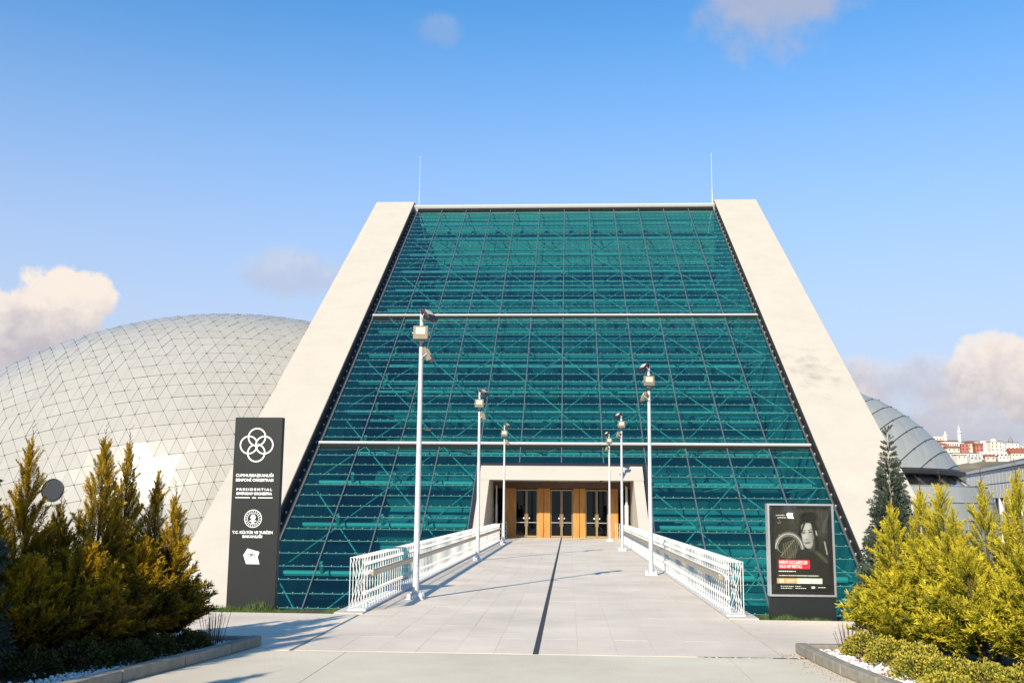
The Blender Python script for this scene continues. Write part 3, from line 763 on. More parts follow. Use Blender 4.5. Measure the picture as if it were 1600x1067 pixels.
b = at(1552, 691, D1+30); MB().lathe([(4.4, 0), (4.0, 1.6), (2.8, 3.0), (1, 3.9), (.05, 4.6)], 14).build('small_dome', M_roofw, None, True, label='small pale dome peeping over the wide cream block of flats', cat='dome').location = b

# ------------------------------------------------------------------ railings
for bx_ in (0, 1):
  hoop = MB(); HW = .27
  t_ = .0095
  hoop.tube((0, 0, 0), (0, 0, .98), t_, n=6).tube((HW, 0, -.02), (HW, 0, .98), t_, n=6).tube((-.008, 0, .98), (HW+.008, 0, .98), t_, n=6)
  if bx_: hoop.tube((.01, 0, .06), (HW-.01, 0, .95), .007, n=4, cap=False).tube((HW-.01, 0, .06), (.01, 0, .95), .007, n=4, cap=False)
  hoop.tube((0, 0, .05), (HW, 0, .05), t_*.8, n=5)
  hoop.box(-.06, .012, -.015, .015, .66, .73).box(-.05, .012, -.015, .015, .30, .36).box(-.05, .012, -.015, .015, .84, .9)
  if bx_: hm_end = hoop.mesh('hoop', M_white)
  else: hm_ = hoop.mesh('hoop', M_white)
plm = {}
for sgn in (-1, 1):
    lb = 'white hooped metal railing with glass panels along the %s side of the entrance ramp' % ('left' if sgn < 0 else 'right')
    R_ = empty('ramp_railing', (sgn*3.42, 19.7, 0.02), label=lb, cat='railing', group='railings of the entrance ramp')
    L = 46.0 if sgn > 0 else 45.0; y = 0.0
    nh = int(38.2/.29)
    for k in range(nh+1):
        o = link('hoop', hm_end if k < 3 else hm_, R_); o.location = (0, k*.29, 0); o.scale = (sgn, 1, 1)
    x0, x1 = sorted((-sgn*.07, -sgn*.16))
    bevel(MB().box(x0, x1, .12, 38.1, .635, .745).build('handrail', M_hand, R_), .015)
    x0, x1 = sorted((-sgn*.05, sgn*.3))
    MB().box(x0, x1, -.02, 38.2, -.02, .03).build('base_rail', M_galv, R_)
    for z_ in (.33, .84): MB().tube((-sgn*.03, 0, z_), (-sgn*.03, 38.15, z_), .007, n=5).build('lattice_wire', M_white, R_)
    # landing part inside the portal: three plain rails and posts
    for z in (.98, .72, .46, .2): MB().tube((-sgn*.02, 38.3, z), (-sgn*.02, L, z), .02, n=6).build('landing_rail', M_white, R_)
    for k in range(4): MB().tube((-sgn*.02, 38.3+k*(L-38.3)/3, 0), (-sgn*.02, 38.3+k*(L-38.3)/3, 1.0), .02, n=6).build('landing_post', M_white, R_)

# ------------------------------------------------------------------ lamp posts with three floodlights
def flood(big=1.0):
    b = MB().box(-.21*big, .21*big, -.06, .05, -.19*big, .19*big).mesh('floodlight', M_lampb)
    return b
fl_me = {}
def lamp(x, y, h, side, label, front_dark=False):
    o = empty('lamp_post', (x, y, 0), label=label, cat='lamp post', group='lamp posts along the entrance ramp')
    MB().tube((0, 0, 0), (0, 0, h), .072, .042, n=16).build('pole', mat('galvanised_pole', (.54, .55, .55), .4, .1, var=.12, scale=6), o, True)
    MB().box(-.19, .19, -.19, .19, 0.002, .02).lathe([(.125, .02), (.125, .1), (.088, .12)], 16).build('base_plate', M_galv, o, True)
    MB().box(-.035, .035, -.082, -.07, .7, 1.0).build('access_hatch', M_galv, o)
    bm_ = MB().lathe([(.055, .02), (.055, .09), (.04, .13), (.012, .15)], 10).mesh('bolt_cap', M_galv, True)
    for i in (-1, 1):
        for j in (-1, 1): q_ = link('bolt_cap', bm_, o); q_.location = (i*.125, j*.125, 0)
    specs = [(h-.12, side*.16, .0, side*1.05, -.75, M_black), (h-.55, .0, -.14, 0.05, -.15, M_lampb), (h-1.02, side*.17, -.02, side*1.5, -.5, M_lampb)]
    for z, dx, dy, rz, tilt, bmat in specs:
        f = empty('floodlight'); f.parent = o; f.location = (dx, dy, z); f.rotation_euler = (tilt, 0, rz); f.scale = (.88, .88, .88)
        bevel(MB().box(-.19, .19, -.05, .05, -.18, .18).build('housing', bmat, f), .012)
        MB().box(-.12, .12, -.062, -.052, -.05, .13).build('lens', M_lens, f)
        fin = MB()
        for k in range(6): fin.box(-.16+k*.06, -.145+k*.06, .052, .09, -.15, .15)
        fin.build('cooling_fins', bmat, f)
        MB().tube((-.205, 0, 0), (-.205, .16, -.02), .012, n=6).tube((.205, 0, 0), (.205, .16, -.02), .012, n=6).tube((-.205, .16, -.02), (.205, .16, -.02), .012, n=6).build('yoke', M_galv, f)
        MB().tube((0, 0, z-.02), (dx, dy+.06, z-.02), .018, n=6).build('bracket', M_galv, o)
        MB().tube((0, 0, z-.28), (0, 0, z-.22), .075, n=12).build('clamp', M_dark, o) if abs(dx) < .01 else None
    return o
lamp(-2.84, 22.5, 6.33, 1, 'nearest white lamp post with three floodlights, left of the ramp')
lamp(-2.90, 38.4, 6.33, 1, 'second white lamp post with floodlights along the left side of the ramp')
lamp(-2.95, 54.5, 6.33, 1, 'farthest lamp post left of the ramp, before the entrance portal')
lamp(2.90, 31.3, 6.33, -1, 'nearest white lamp post with three floodlights, right of the ramp')
lamp(2.92, 48.2, 6.33, -1, 'second white lamp post with floodlights along the right side of the ramp')
lamp(3.02, 64.5, 6.0, -1, 'farthest and thinnest lamp post right of the ramp, standing at the doors') if False else None
lamp(2.87, 61.5, 6.4, -1, 'farthest and smallest lamp post right of the ramp, close to the doors')
scam = empty('pole_camera', (-2.70, 22.45, 3.63), label='tiny black camera clamped to the nearest left lamp post', cat='camera')
MB().tube((0, 0, 0), (.14, -.05, -.02), .035, n=10).build('camera_body', M_black, scam); MB().tube((-.06, 0, 0), (.02, 0, 0), .015, n=6).build('camera_arm', M_black, scam)

# ------------------------------------------------------------------ text helper
def text(s, name, mt, parent, x, z, cap, width=None, y=-.001, bold=.0, al='CENTER', sp_=1.0):
    cu = bpy.data.curves.new(name, 'FONT'); cu.body = s; cu.size = cap/.73; cu.align_x = al; cu.extrude = .0008; cu.offset = bold; cu.space_character = sp_
    cu.resolution_u = 3
    o = bpy.data.objects.new(name, cu); COL.objects.link(o)
    bpy.context.view_layer.update()
    dg = bpy.context.evaluated_depsgraph_get(); me = bpy.data.meshes.new_from_object(o.evaluated_get(dg)); bpy.data.objects.remove(o)
    co = np.empty(len(me.vertices)*3, np.float32); me.vertices.foreach_get('co', co); co = co.reshape(-1, 3)
    if width and len(co):
        w = co[:, 0].max()-co[:, 0].min(); co[:, 0] *= width/w
    me.vertices.foreach_set('co', co.ravel()); me.update()
    me.materials.clear(); me.materials.append(mt)
    q_ = link(name, me, parent); q_.location = (x, y, z-cap/2); q_.rotation_euler = (pi/2, 0, 0); return q_
def annulus(mb, cx, cz, r, w, y, a0=0, a1=2*pi, n=40):
    for i in range(n):
        a, b = a0+(a1-a0)*i/n, a0+(a1-a0)*(i+1)/n
        mb.poly([(cx+(r+w/2)*cos(a), y, cz+(r+w/2)*sin(a)), (cx+(r-w/2)*cos(a), y, cz+(r-w/2)*sin(a)), (cx+(r-w/2)*cos(b), y, cz+(r-w/2)*sin(b)), (cx+(r+w/2)*cos(b), y, cz+(r+w/2)*sin(b))])
def disc(mb, cx, cz, rx, rz, y, n=16, a0=0):
    mb.poly([(cx+rx*cos(a0+2*pi*i/n), y, cz+rz*sin(a0+2*pi*i/n)) for i in range(n)])

# ------------------------------------------------------------------ charcoal sign pylon
YS = 20.0
bl_ = at(354.5, 950, YS); br_ = at(430, 950, YS); tl = at(366.5, 653.5, YS); tr = at(441, 653.5, YS)
SW = (br_[0]-bl_[0]+tr[0]-tl[0])/2; SX = (bl_[0]+br_[0]+tl[0]+tr[0])/4; SH = (tl[2]+tr[2])/2+.02
pyl = empty('sign_pylon', (SX, YS, -.06), label='tall charcoal sign pylon with white lettering and four ring logo beside the ramp', cat='sign')
bevel(MB().box(-SW/2, SW/2, 0, .16, 0, SH+.06).build('panel', M_sign, pyl), .006)
MB().box(-SW/2-.01, SW/2+.01, -.01, .17, 0, .03).build('plinth', M_black, pyl)
def sz(py): return at(400, py, YS)[2]+.06
def sx(px, py): return at(px, py, YS)[0]-SX
lg = MB(); c0 = (sx(401, 695), sz(695)); RR_ = 13.6/80; dd = 12.4/80
for k, (dx, dz) in enumerate(((0, 1), (1, 0), (0, -1), (-1, 0))):
    annulus(lg, c0[0]+dx*dd, c0[1]+dz*dd, RR_, .026, -.002-.0004*k, *[(0, 2*pi), (0, 2*pi), (radians(118), radians(118)+radians(325)), (radians(20), radians(20)+radians(335))][k])
lg.build('ring_logo', M_print, pyl)
cx_ = lambda py: sx(398-(py-745)*.04, py)
text('CUMHURBAŞKANLIĞI', 'lettering', M_print, pyl, cx_(742), sz(742.3), .056, .75, bold=.0018)
text('SENFONİ ORKESTRASI', 'lettering', M_print, pyl, cx_(749), sz(749.6), .056, .75, bold=.0018)
text('PRESIDENTIAL', 'lettering', M_print, pyl, cx_(764), sz(764.3), .046, .71, bold=.002, sp_=1.4)
text('SYMPHONY ORCHESTRA', 'lettering', M_print, pyl, cx_(771), sz(770.8), .050, .71, bold=.003)
lm = MB(); lz = sz(777.3); cxx = cx_(777)
lm.box(cxx-.37, cxx-.08, -.002, -.001, lz-.008, lz+.008).box(cxx+.08, cxx+.37, -.002, -.001, lz-.008, lz+.008); lm.build('rule', M_print, pyl)
text('1826', 'lettering', M_print, pyl, cxx, lz, .028, .08, bold=.0015)
em = MB(); e0 = (cx_(810)+.0, sz(810)); annulus(em, e0[0], e0[1], .168, .012, -.002); annulus(em, e0[0], e0[1], .112, .008, -.002)
for k in range(20): a = 2*pi*k/20; disc(em, e0[0]+.14*cos(a), e0[1]+.14*sin(a), .011, .011, -.002, 8)
for k in range(7): disc(em, e0[0]+(0, 1, .5, -.5, -1, -.5, .5)[k]*.036, e0[1]+.025+(0, 0, 1, 1, 0, -1, -1)[k]*.036, .02, .022, -.0022-.0002*k, 10)
em.poly([(e0[0]-.012, -.004, e0[1]-.09), (e0[0]+.012, -.004, e0[1]-.09), (e0[0]+.012, -.004, e0[1]), (e0[0]-.012, -.004, e0[1])])
em.poly([(e0[0]-.04, -.0043, e0[1]-.09), (e0[0]+.04, -.0043, e0[1]-.09), (e0[0]+.03, -.0043, e0[1]-.072), (e0[0]-.03, -.0043, e0[1]-.072)])
for s_ in (-1, 1): disc(em, e0[0]+s_*.045, e0[1]-.045, .025, .012, -.0045, 10)
em.build('round_emblem', M_print, pyl)
text('T.C. KÜLTÜR VE TURİZM', 'lettering', M_print, pyl, cx_(831), sz(831.4), .050, .80, bold=.0022)
text('BAKANLIĞI', 'lettering', M_print, pyl, cx_(838), sz(837.8), .050, .39, bold=.0022)
k0 = (cx_(869)-.0, sz(869)); u_ = 1/80
MB().poly([(k0[0]+a*u_, -.002, k0[1]+b*u_) for a, b in ((-13, 2), (-7, 12), (12, 7), (9.5, -1), (13, -11.5), (-8, -11.5))][::-1]).build('white_badge', M_print, pyl)
text('CSO', 'badge_lettering', M_black, pyl, k0[0]-.01, k0[1]+.03, .052, .15, y=-.004, bold=.004)
MB().box(k0[0]-.07, k0[0]-.01, -.0045, -.004, k0[1]-.035, k0[1]-.025).build('badge_rule', M_black, pyl)

# ------------------------------------------------------------------ poster display
YP = 19.55
a = at(1198.5, 786, YP); b = at(1302, 787.5, YP); c = at(1307.5, 933, YP); d = at(1203, 930.5, YP); e = at(1307.5, 965, YP)
PW = (b[0]-a[0]+c[0]-d[0])/2; PXc = (a[0]+b[0]+c[0]+d[0])/4; PT = (a[2]+b[2])/2; PB = (c[2]+d[2])/2
ps = empty('poster_display', (PXc, YP, -.06), label='lit framed concert poster on a charcoal pedestal right of the ramp', cat='poster stand')
ps['label'] = 'aluminium framed concert poster on a charcoal pedestal right of the ramp'
MB().box(-PW/2+.01, PW/2-.01, .03, .2, 0, PB+.055).build('pedestal', M_sign, ps)
zb_, zt_ = PB+.06, PT+.06
f = MB(); w = .035
f.box(-PW/2, PW/2, 0, .22, zb_, zb_+w).box(-PW/2, PW/2, 0, .22, zt_-w, zt_).box(-PW/2, -PW/2+w, 0, .22, zb_+w, zt_-w).box(PW/2-w, PW/2, 0, .22, zb_+w, zt_-w)
f.build('frame', M_alu, ps)
MB().box(-PW/2+w, PW/2-w, .03, .2, zb_+w, zt_-w).build('backing', M_black, ps)
# the printed sheet: a painted monochrome portrait with a harp, as vertex colours
UX0, UX1 = -PW/2+.13, PW/2-.11; UZ0, UZ1 = zb_+.11, zt_-.11
NX_, NZ_ = 150, 216
u, v = np.meshgrid((np.arange(NX_)+.5)/NX_, (np.arange(NZ_)+.5)/NZ_); v = 1-v      # v=0 bottom -> flipped below
v = 1-v; asp = (UZ1-UZ0)/(UX1-UX0)
def ell(cu, cv, ru, rv, rot=0, soft=.15):
    x = (u-cu); y_ = (v-cv)*asp; c_, s_ = cos(rot), sin(rot); X = (x*c_+y_*s_)/ru; Y_ = (-x*s_+y_*c_)/rv
    r = np.sqrt(X*X+Y_*Y_); return np.clip((1-r)/soft+.5, 0, 1)
def seg(x0, y0, x1, y1, w, soft=.006):
    px_, py_ = u-x0, (v-y0)*asp; dx_, dy_ = x1-x0, (y1-y0)*asp; L2 = dx_*dx_+dy_*dy_
    t = np.clip((px_*dx_+py_*dy_)/L2, 0, 1); dist = np.hypot(px_-t*dx_, py_-t*dy_); return np.clip((w-dist)/soft+.5, 0, 1)
nzz = rng.random((NZ_//4+2, NX_//4+2)); nz_ = np.kron(nzz, np.ones((4, 4)))[:NZ_, :NX_]
nzz2 = rng.random((NZ_//12+2, NX_//12+2)); nz2 = np.kron(nzz2, np.ones((12, 12)))[:NZ_, :NX_]
img = np.zeros((NZ_, NX_, 3))+np.array([.022, .021, .017])
img += (.018*ell(.75, .85, .5, .35, 0, .9)*(.6+.4*nz_))[..., None]*np.array([1, .98, .82])
def blend(mk, col, k=1.0):
    global img
    img = img*(1-(mk*k)[..., None])+(mk*k)[..., None]*np.array(col)
blend(ell(.625, .68, .19, .33, .05, .25), (.010, .010, .010))          # hair
blend(ell(.66, .38, .26, .24, 0, .4), (.022, .020, .017))             # dark jumper
blend(ell(.70, .56, .07, .12, 0, .6), (.05, .05, .05))                # neck
face = np.clip(ell(.622, .715, .128, .205, .08, .10)+ell(.615, .625, .100, .165, .15, .12), 0, 1)
blend(face, (.27, .27, .265))
blend(ell(.60, .77, .09, .11, 0, .9), (.42, .42, .41), .8); blend(ell(.575, .655, .05, .07, 0, .9), (.42, .42, .41), .8); blend(ell(.615, .555, .05, .035, 0, .9), (.36, .36, .35), .8)
blend(ell(.772, .70, .026, .065, .1, .4), (.34, .34, .33))            # ear
blend(ell(.735, .66, .04, .20, .1, 1.0)*face, (.10, .10, .10), .8)    # far cheek in shade
for cx1, cy1, w1 in ((.548, .712, .030), (.668, .722, .036)):
    blend(ell(cx1, cy1+.004, w1*1.25, .020, .08, 1.0), (.24, .24, .24), .8)
    blend(ell(cx1, cy1, w1, .012, .10, .6), (.015, .015, .015)); blend(seg(cx1-w1*1.15, cy1+.022, cx1+w1*1.2, cy1+.034, .006), (.03, .03, .03))
blend(seg(.598, .715, .588, .645, .004, .02), (.30, .30, .30), .6); blend(ell(.598, .632, .030, .012, .1, .9), (.13, .13, .13), .8)
blend(ell(.612, .586, .046, .015, .08, .7), (.10, .09, .09)); blend(seg(.563, .588, .664, .594, .0035), (.05, .05, .05)); blend(ell(.612, .567, .03, .008, .08, .9), (.26, .26, .26), .7)
blend(ell(.64, .905, .17, .105, .12, .25), (.010, .010, .010)); blend(seg(.57, .84, .50, .72, .018, .015), (.012, .012, .012)); blend(seg(.70, .86, .765, .66, .022, .02), (.012, .012, .012)); blend(seg(.775, .66, .79, .45, .03, .03), (.012, .012, .012))
blend(seg(.50, .84, .60, .885, .040, .03), (.010, .010, .010)); blend(seg(.490, .84, .480, .62, .012, .008), (.010, .010, .010)); blend(seg(.60, .885, .755, .83, .035, .02), (.010, .010, .010)); blend(seg(.755, .83, .775, .77, .02, .01), (.010, .010, .010))
for k in range(26):                                                    # harp neck, an arch of light bands
    for rad, cl in ((.30, .42), (.265, .16), (.33, .12)):
        t0_ = pi*(.02+.96*k/26); t1_ = pi*(.02+.96*(k+1)/26)
        x0 = .26+rad*.85*cos(t0_); y0 = .50+rad*.66*sin(t0_); x1 = .26+rad*.85*cos(t1_); y1 = .50+rad*.66*sin(t1_)
        blend(seg(x0, y0, x1, y1, .012), (cl, cl, cl*.93), .85)
for k in range(9): blend(seg(.12+k*.03, .40, .16+k*.035, .63-abs(k-5)*.01, .0035, .004), (.30, .30, .27), .6)
blend(seg(.10, .42, .36, .62, .012), (.22, .18, .10), .6); blend(seg(.20, .36, .40, .50, .03, .03), (.10, .085, .05), .7)
blend(seg(.93, .60, .97, .45, .012), (.4, .4, .38), .7); blend(seg(.78, .47, .95, .36, .03, .04), (.10, .10, .05), .6)
for k in range(14): x0 = .02+rnd.random()*.08; y0 = .45+rnd.random()*.5; blend(seg(x0, y0, x0+.06*rnd.random(), y0-.05*rnd.random(), .004), (.3, .3, .28), .6)
blend(((u > .05)*(u < .64)*(v > .262)*(v < .375)).astype(float), (.62, .03, .06))
blend(((u > .015)*(u < .385)*(v > .082)*(v < .148)).astype(float), (.52, .33, .13)); blend(((u > .385)*(u < .86)*(v > .082)*(v < .148)).astype(float), (.70, .67, .58)); blend(((u > .655)*(u < .66)*(v > .082)*(v < .148)).astype(float), (.3, .3, .28))
blend(((v < .075)).astype(float), (.012, .012, .012)); blend(((u > .65)*(u < .72)*(v > .022)*(v < .052)).astype(float), (.62, .62, .62))
V = []; 
xs_ = UX0+(UX1-UX0)*np.arange(NX_+1)/NX_; zs_ = UZ0+(UZ1-UZ0)*np.arange(NZ_+1)/NZ_
XX, ZZ = np.meshgrid(xs_, zs_); V = np.stack([XX.ravel(), np.full(XX.size, .026), ZZ.ravel()], -1)
ii = np.arange(NZ_)[:, None]*(NX_+1)+np.arange(NX_)[None, :]; F = np.stack([ii, ii+1, ii+NX_+2, ii+NX_+1], -1).reshape(-1, 4)
me = npmesh('poster_print', V, F, None)
ca = me.color_attributes.new('print', 'FLOAT_COLOR', 'CORNER'); cols_ = np.repeat(np.concatenate([img.reshape(-1, 3), np.ones((NX_*NZ_, 1))], 1), 4, axis=0).astype(np.float32)
ca.data.foreach_set('color', cols_.ravel())
pm = bpy.data.materials.new('poster_ink'); pm.use_nodes = True; an = pm.node_tree.nodes.new('ShaderNodeAttribute'); an.attribute_name = 'print'
pm.node_tree.links.new(an.outputs['Color'], pm.node_tree.nodes['Principled BSDF'].inputs['Base Color']); pm.node_tree.nodes['Principled BSDF'].inputs['Roughness'].default_value = .4
me.materials.append(pm); link('poster_sheet', me, ps)
def pu(x): return UX0+(UX1-UX0)*x
def pv(y_): return UZ0+(UZ1-UZ0)*y_
PWU = UX1-UX0
text('MERVE KOCABEYLER', 'lettering', M_print, ps, pu(.33), pv(.345), .062, PWU*.53, y=.022, bold=.0015)
text('SOLO ARP RESİTALİ', 'lettering', M_print, ps, pu(.28), pv(.295), .052, PWU*.42, y=.022, bold=.0015)
text('Solo Concert Recital', 'small_lettering', mat('gold_print', (.6, .45, .25), .6), ps, pu(.27), pv(.235), .032, PWU*.34, y=.022) if False else None
text('01', 'lettering', M_print, ps, pu(.11), pv(.115), .06, PWU*.08, y=.022, bold=.003)
sm = MB()
def dash(x0, x1, z, h):                 # print too small to read in the photograph
    x = x0
    while x < x1:
        w_ = rnd.uniform(.01, .035); sm.box(pu(x), pu(min(x+w_, x1)), .022, .0225, pv(z), pv(z)+h); x += w_+.008
dash(.05, .37, .228, .016); dash(.05, .80, .176, .013); dash(.19, .36, .122, .012); dash(.19, .33, .10, .012)
dash(.08, .32, .046, .01); dash(.35, .46, .046, .01); dash(.08, .30, .022, .01); dash(.35, .55, .022, .01); dash(.78, .92, .034, .012)
dash(.03, .20, .925, .012); dash(.06, .22, .895, .012)
sm.build('small_print', M_print, ps, kind='stuff')
bd = MB(); k0 = (pu(.30), pv(.925)); bd.poly([(k0[0]+q[0]*.0055, .022, k0[1]+q[1]*.0055) for q in ((-13, 4), (-7, 10), (10, 8), (8, 1), (13, -10), (-8, -9))][::-1]); bd.build('white_badge', M_print, ps)
MB().box(-PW/2+w, PW/2-w, .012, .016, zb_+w, zt_-w).build('cover_glass', glass('poster_glass', (.96, .97, .96), (1, 1, 1), .01), ps)

# ------------------------------------------------------------------ planting beds with kerbs
LP = [(-3.92, 14.9), (-4.06, 14.0), (-4.28, 12.9), (-4.55, 11.7), (-4.8, 10.4), (-5.1, 9.0), (-5.5, 7.4), (-5.9, 6.0)]
RP = [(3.62, 15.05), (3.66, 14.1), (3.74, 13.1), (3.88, 12.1), (4.05, 11.0), (4.3, 9.8), (4.6, 8.5), (5.0, 7.0)]
for P_, s_, nm_ in ((LP, -1, 'left'), (RP, 1, 'right')):
    k_ = empty('planter_kerb', (P_[0][0], P_[0][1], 0), kind='structure')
    for i in range(len(P_)-1):
        a, b = np.array(P_[i]), np.array(P_[i+1]); d = (b-a)/np.linalg.norm(b-a); n = np.array([-d[1], d[0]]); n = n if n[0]*s_ > 0 else -n
        L = np.linalg.norm(b-a); m_ = 1 if i else 2
        a2 = a+d*.006; b2 = b-d*.006; w = .17
        q_ = [(*a2, 0), (*(a2+n*w), 0), (*(b2+n*w), 0), (*b2, 0)]
        if s_ < 0: q_ = q_[::-1]
        o = MB().prism(q_[::-1], (0, 0, .14)).build('kerb_stone', M_kerb); D(o, k_, k_.location); bevel(o, .02, 2)
    e0_ = P_[0]
    for i in range(8):     # far edge of the bed
        x0 = e0_[0]+s_*(.19+i*1.0); x1 = x0+s_*.985
        o = MB().box(*sorted((x0, x1)), e0_[1]-.17+.05, e0_[1]+.05, 0, .13).build('kerb_stone', M_kerb); D(o, k_, k_.location); bevel(o, .02, 2)
    pts = [(p[0]+s_*.17, p[1]-(.1 if j == 0 else 0), .06) for j, p in enumerate(P_)] + [(s_*14, P_[-1][1], .06), (s_*14, P_[0][1]-.1, .06)]
    MB().poly(pts if s_ < 0 else pts[::-1]).build('planting_soil', M_soil, kind='structure')
def scatter_stones(name, mt, areas, n, r0, r1, seed):
    rg = np.random.default_rng(seed); t = (1+sqrt(5))/2
    ico = np.array([(-1, t, 0), (1, t, 0), (-1, -t, 0), (1, -t, 0), (0, -1, t), (0, 1, t), (0, -1, -t), (0, 1, -t), (t, 0, -1), (t, 0, 1), (-t, 0, -1), (-t, 0, 1)])/1.9
    icf = np.array([(0, 11, 5), (0, 5, 1), (0, 1, 7), (0, 7, 10), (0, 10, 11), (1, 5, 9), (5, 11, 4), (11, 10, 2), (10, 7, 6), (7, 1, 8), (3, 9, 4), (3, 4, 2), (3, 2, 6), (3, 6, 8), (3, 8, 9), (4, 9, 5), (2, 4, 11), (6, 2, 10), (8, 6, 7), (9, 8, 1)])
    V, F = [], []
    for i in range(n):
        x, y_ = areas(rg); r = rg.uniform(r0, r1); v_ = ico*r*rg.uniform(.7, 1.2, 3)+rg.normal(0, r*.1, (12, 3)); V.append(v_+[x, y_, .06+r*.4]); F.append(icf+12*i)
    o = link(name, npmesh(name, np.concatenate(V), np.concatenate(F), mt)); return tag(o, kind='stuff')
def edge_x(P_, y_): 
    ys = [p[1] for p in P_][::-1]; xs = [p[0] for p in P_][::-1]; return float(np.interp(y_, ys, xs))
def areaR(rg):
    y_ = rg.uniform(11, 14.8); return edge_x(RP, y_)+.2+abs(rg.normal(0, .28)), y_
def areaL(rg):
    y_ = rg.uniform(11, 14.7); return edge_x(LP, y_)-.2-abs(rg.normal(0, .28)), y_
scatter_stones('white_pebbles', M_peb, areaR, 1500, .012, .032, 1); scatter_stones('white_pebbles', M_peb, areaL, 1100, .012, .03, 2)
def areaM(rg):
    y_ = rg.uniform(11, 14.8); return edge_x(RP, y_)+.2+rg.uniform(0, 1.2), y_
scatter_stones('mulch', M_mulch, areaM, 1500, .012, .026, 5)
def areaG(rg):
    y_ = rg.uniform(11.5, 14.9); return edge_x(RP, y_)-abs(rg.normal(0, .16)), y_
gr_ = scatter_stones('loose_grit', mat('grit', (.3, .2, .1), .9), areaG, 160, .004, .011, 6); gr_.location.z = -.058

# grass strip along the plaza edge
def grass(n, x0, x1, y0, y1, seed, hmax=.13):
    rg = np.random.default_rng(seed); x = rg.uniform(x0, x1, n); y_ = rg.uniform(y0, y1, n)
    cl = .55+.45*np.sin(x*3.1)*np.sin(x*1.3+2)+.2*np.sin(x*9)
    h = rg.uniform(.03, hmax, n)*np.clip(cl, .25, 1.3); a = rg.uniform(0, 2*pi, n); lx, ly = rg.normal(0, .35, n)*h, rg.normal(0, .35, n)*h
    w = .006; b = np.stack([x, y_, np.full(n, -.06)], -1); dx = np.stack([np.cos(a)*w, np.sin(a)*w, 0*a], -1)
    V = np.stack([b-dx, b+dx, b+np.stack([lx, ly, h], -1)], 1).reshape(-1, 3); return V
V = np.concatenate([grass(15000, -9.5, -3.55, 19.32, 20.4, 1), grass(9000, 3.8, 7.6, 19.32, 20.4, 2), grass(1500, -7, -4.9, 19.7, 20.0, 3, .26), grass(1200, 4.2, 5.4, 19.35, 19.6, 4, .16)])
tag(link('grass', npmesh('grass', V, np.arange(len(V)).reshape(-1, 3), M_grass)), kind='stuff')
MB().box(-30, -3.5, 19.3, 20.5, -.058, -.045).box(3.5, 30, 19.3, 20.5, -.058, -.045).build('verge_soil', M_soil, kind='structure')

# ------------------------------------------------------------------ conifers
def plume(seed, nsub=11, nleaf=4, spread=.62, leafw=.011, leafl=.05, curl=.12, flat=.25, width=.36):
    """unit plume along +z (length 1 = real length scales later); returns tris and tip factor"""
    rg = np.random.default_rng(seed); T, K = [], []
    def leaf(p, d, l, w, k):
        s_ = np.cross(d, rg.normal(size=3)); s_ /= np.linalg.norm(s_)+1e-9; T.append(np.array([p-s_*w, p+s_*w, p+d*l])); K.append([k*.75, k*.75, k])
    axis = lambda t: np.array([curl*t*t, 0, t])
    for i in range(5): leaf(axis(i/5), axis((i+1.3)/5)-axis(i/5), 1, .010*(1-i/6), .25+.6*i/5)
    for i in range(nsub*2):
        t = .08+.9*(i/(nsub*2)); sd_ = 1 if i % 2 else -1
        L = (width*(1-t)**.8+.045)*rg.uniform(.8, 1.2)
        d = np.array([rg.normal(0, flat), sd_*spread*rg.uniform(.75, 1.2), 1.0]); d /= np.linalg.norm(d); p = axis(t)
        for j in range(nleaf+1):
            q_ = p+d*L*j/(nleaf+.6); k = min(1, .25+.55*t+.45*j/nleaf)
            for s2 in (-1, 1):
                dd_ = d+np.array([rg.normal(0, .35), s2*.5*sd_, rg.normal(0, .2)]); dd_ /= np.linalg.norm(dd_)
                leaf(q_, dd_, leafl*2.1*rg.uniform(.7, 1.3)*(1-.3*j/nleaf), leafw, k)
    return np.array(T), np.array(K)
PL = [plume(100+i, nsub=15, nleaf=3, spread=.55, leafw=.0115, leafl=.044, width=.24, curl=.22) for i in range(6)]
PS_ = [plume(200+i, nsub=9, nleaf=5, spread=.8, leafw=.022, leafl=.055, curl=-.10, flat=.15) for i in range(4)]
def place(items, lib):
    """items: (pos, dir, length, roll, tipk)"""
    V, K = [], []
    for pos, d, L, roll, tk in items:
        T, k = lib[rnd.randrange(len(lib))]; d = d/np.linalg.norm(d)
        upv = np.array([0, 0, 1.]); 
        x = upv-d*(upv@d); nx = np.linalg.norm(x); x = x/nx if nx > .05 else np.cross(d, [0, 1., 0])/np.linalg.norm(np.cross(d, [0, 1., 0]))
        y_ = np.cross(d, x); x2 = x*cos(roll)+y_*sin(roll); y2 = -x*sin(roll)+y_*cos(roll)
        Mx = np.stack([x2, y2, d], 0)*L; V.append((T.reshape(-1, 3)@Mx)+pos); K.append((k*tk).ravel())
    V = np.concatenate(V); K = np.concatenate(K); return V, K
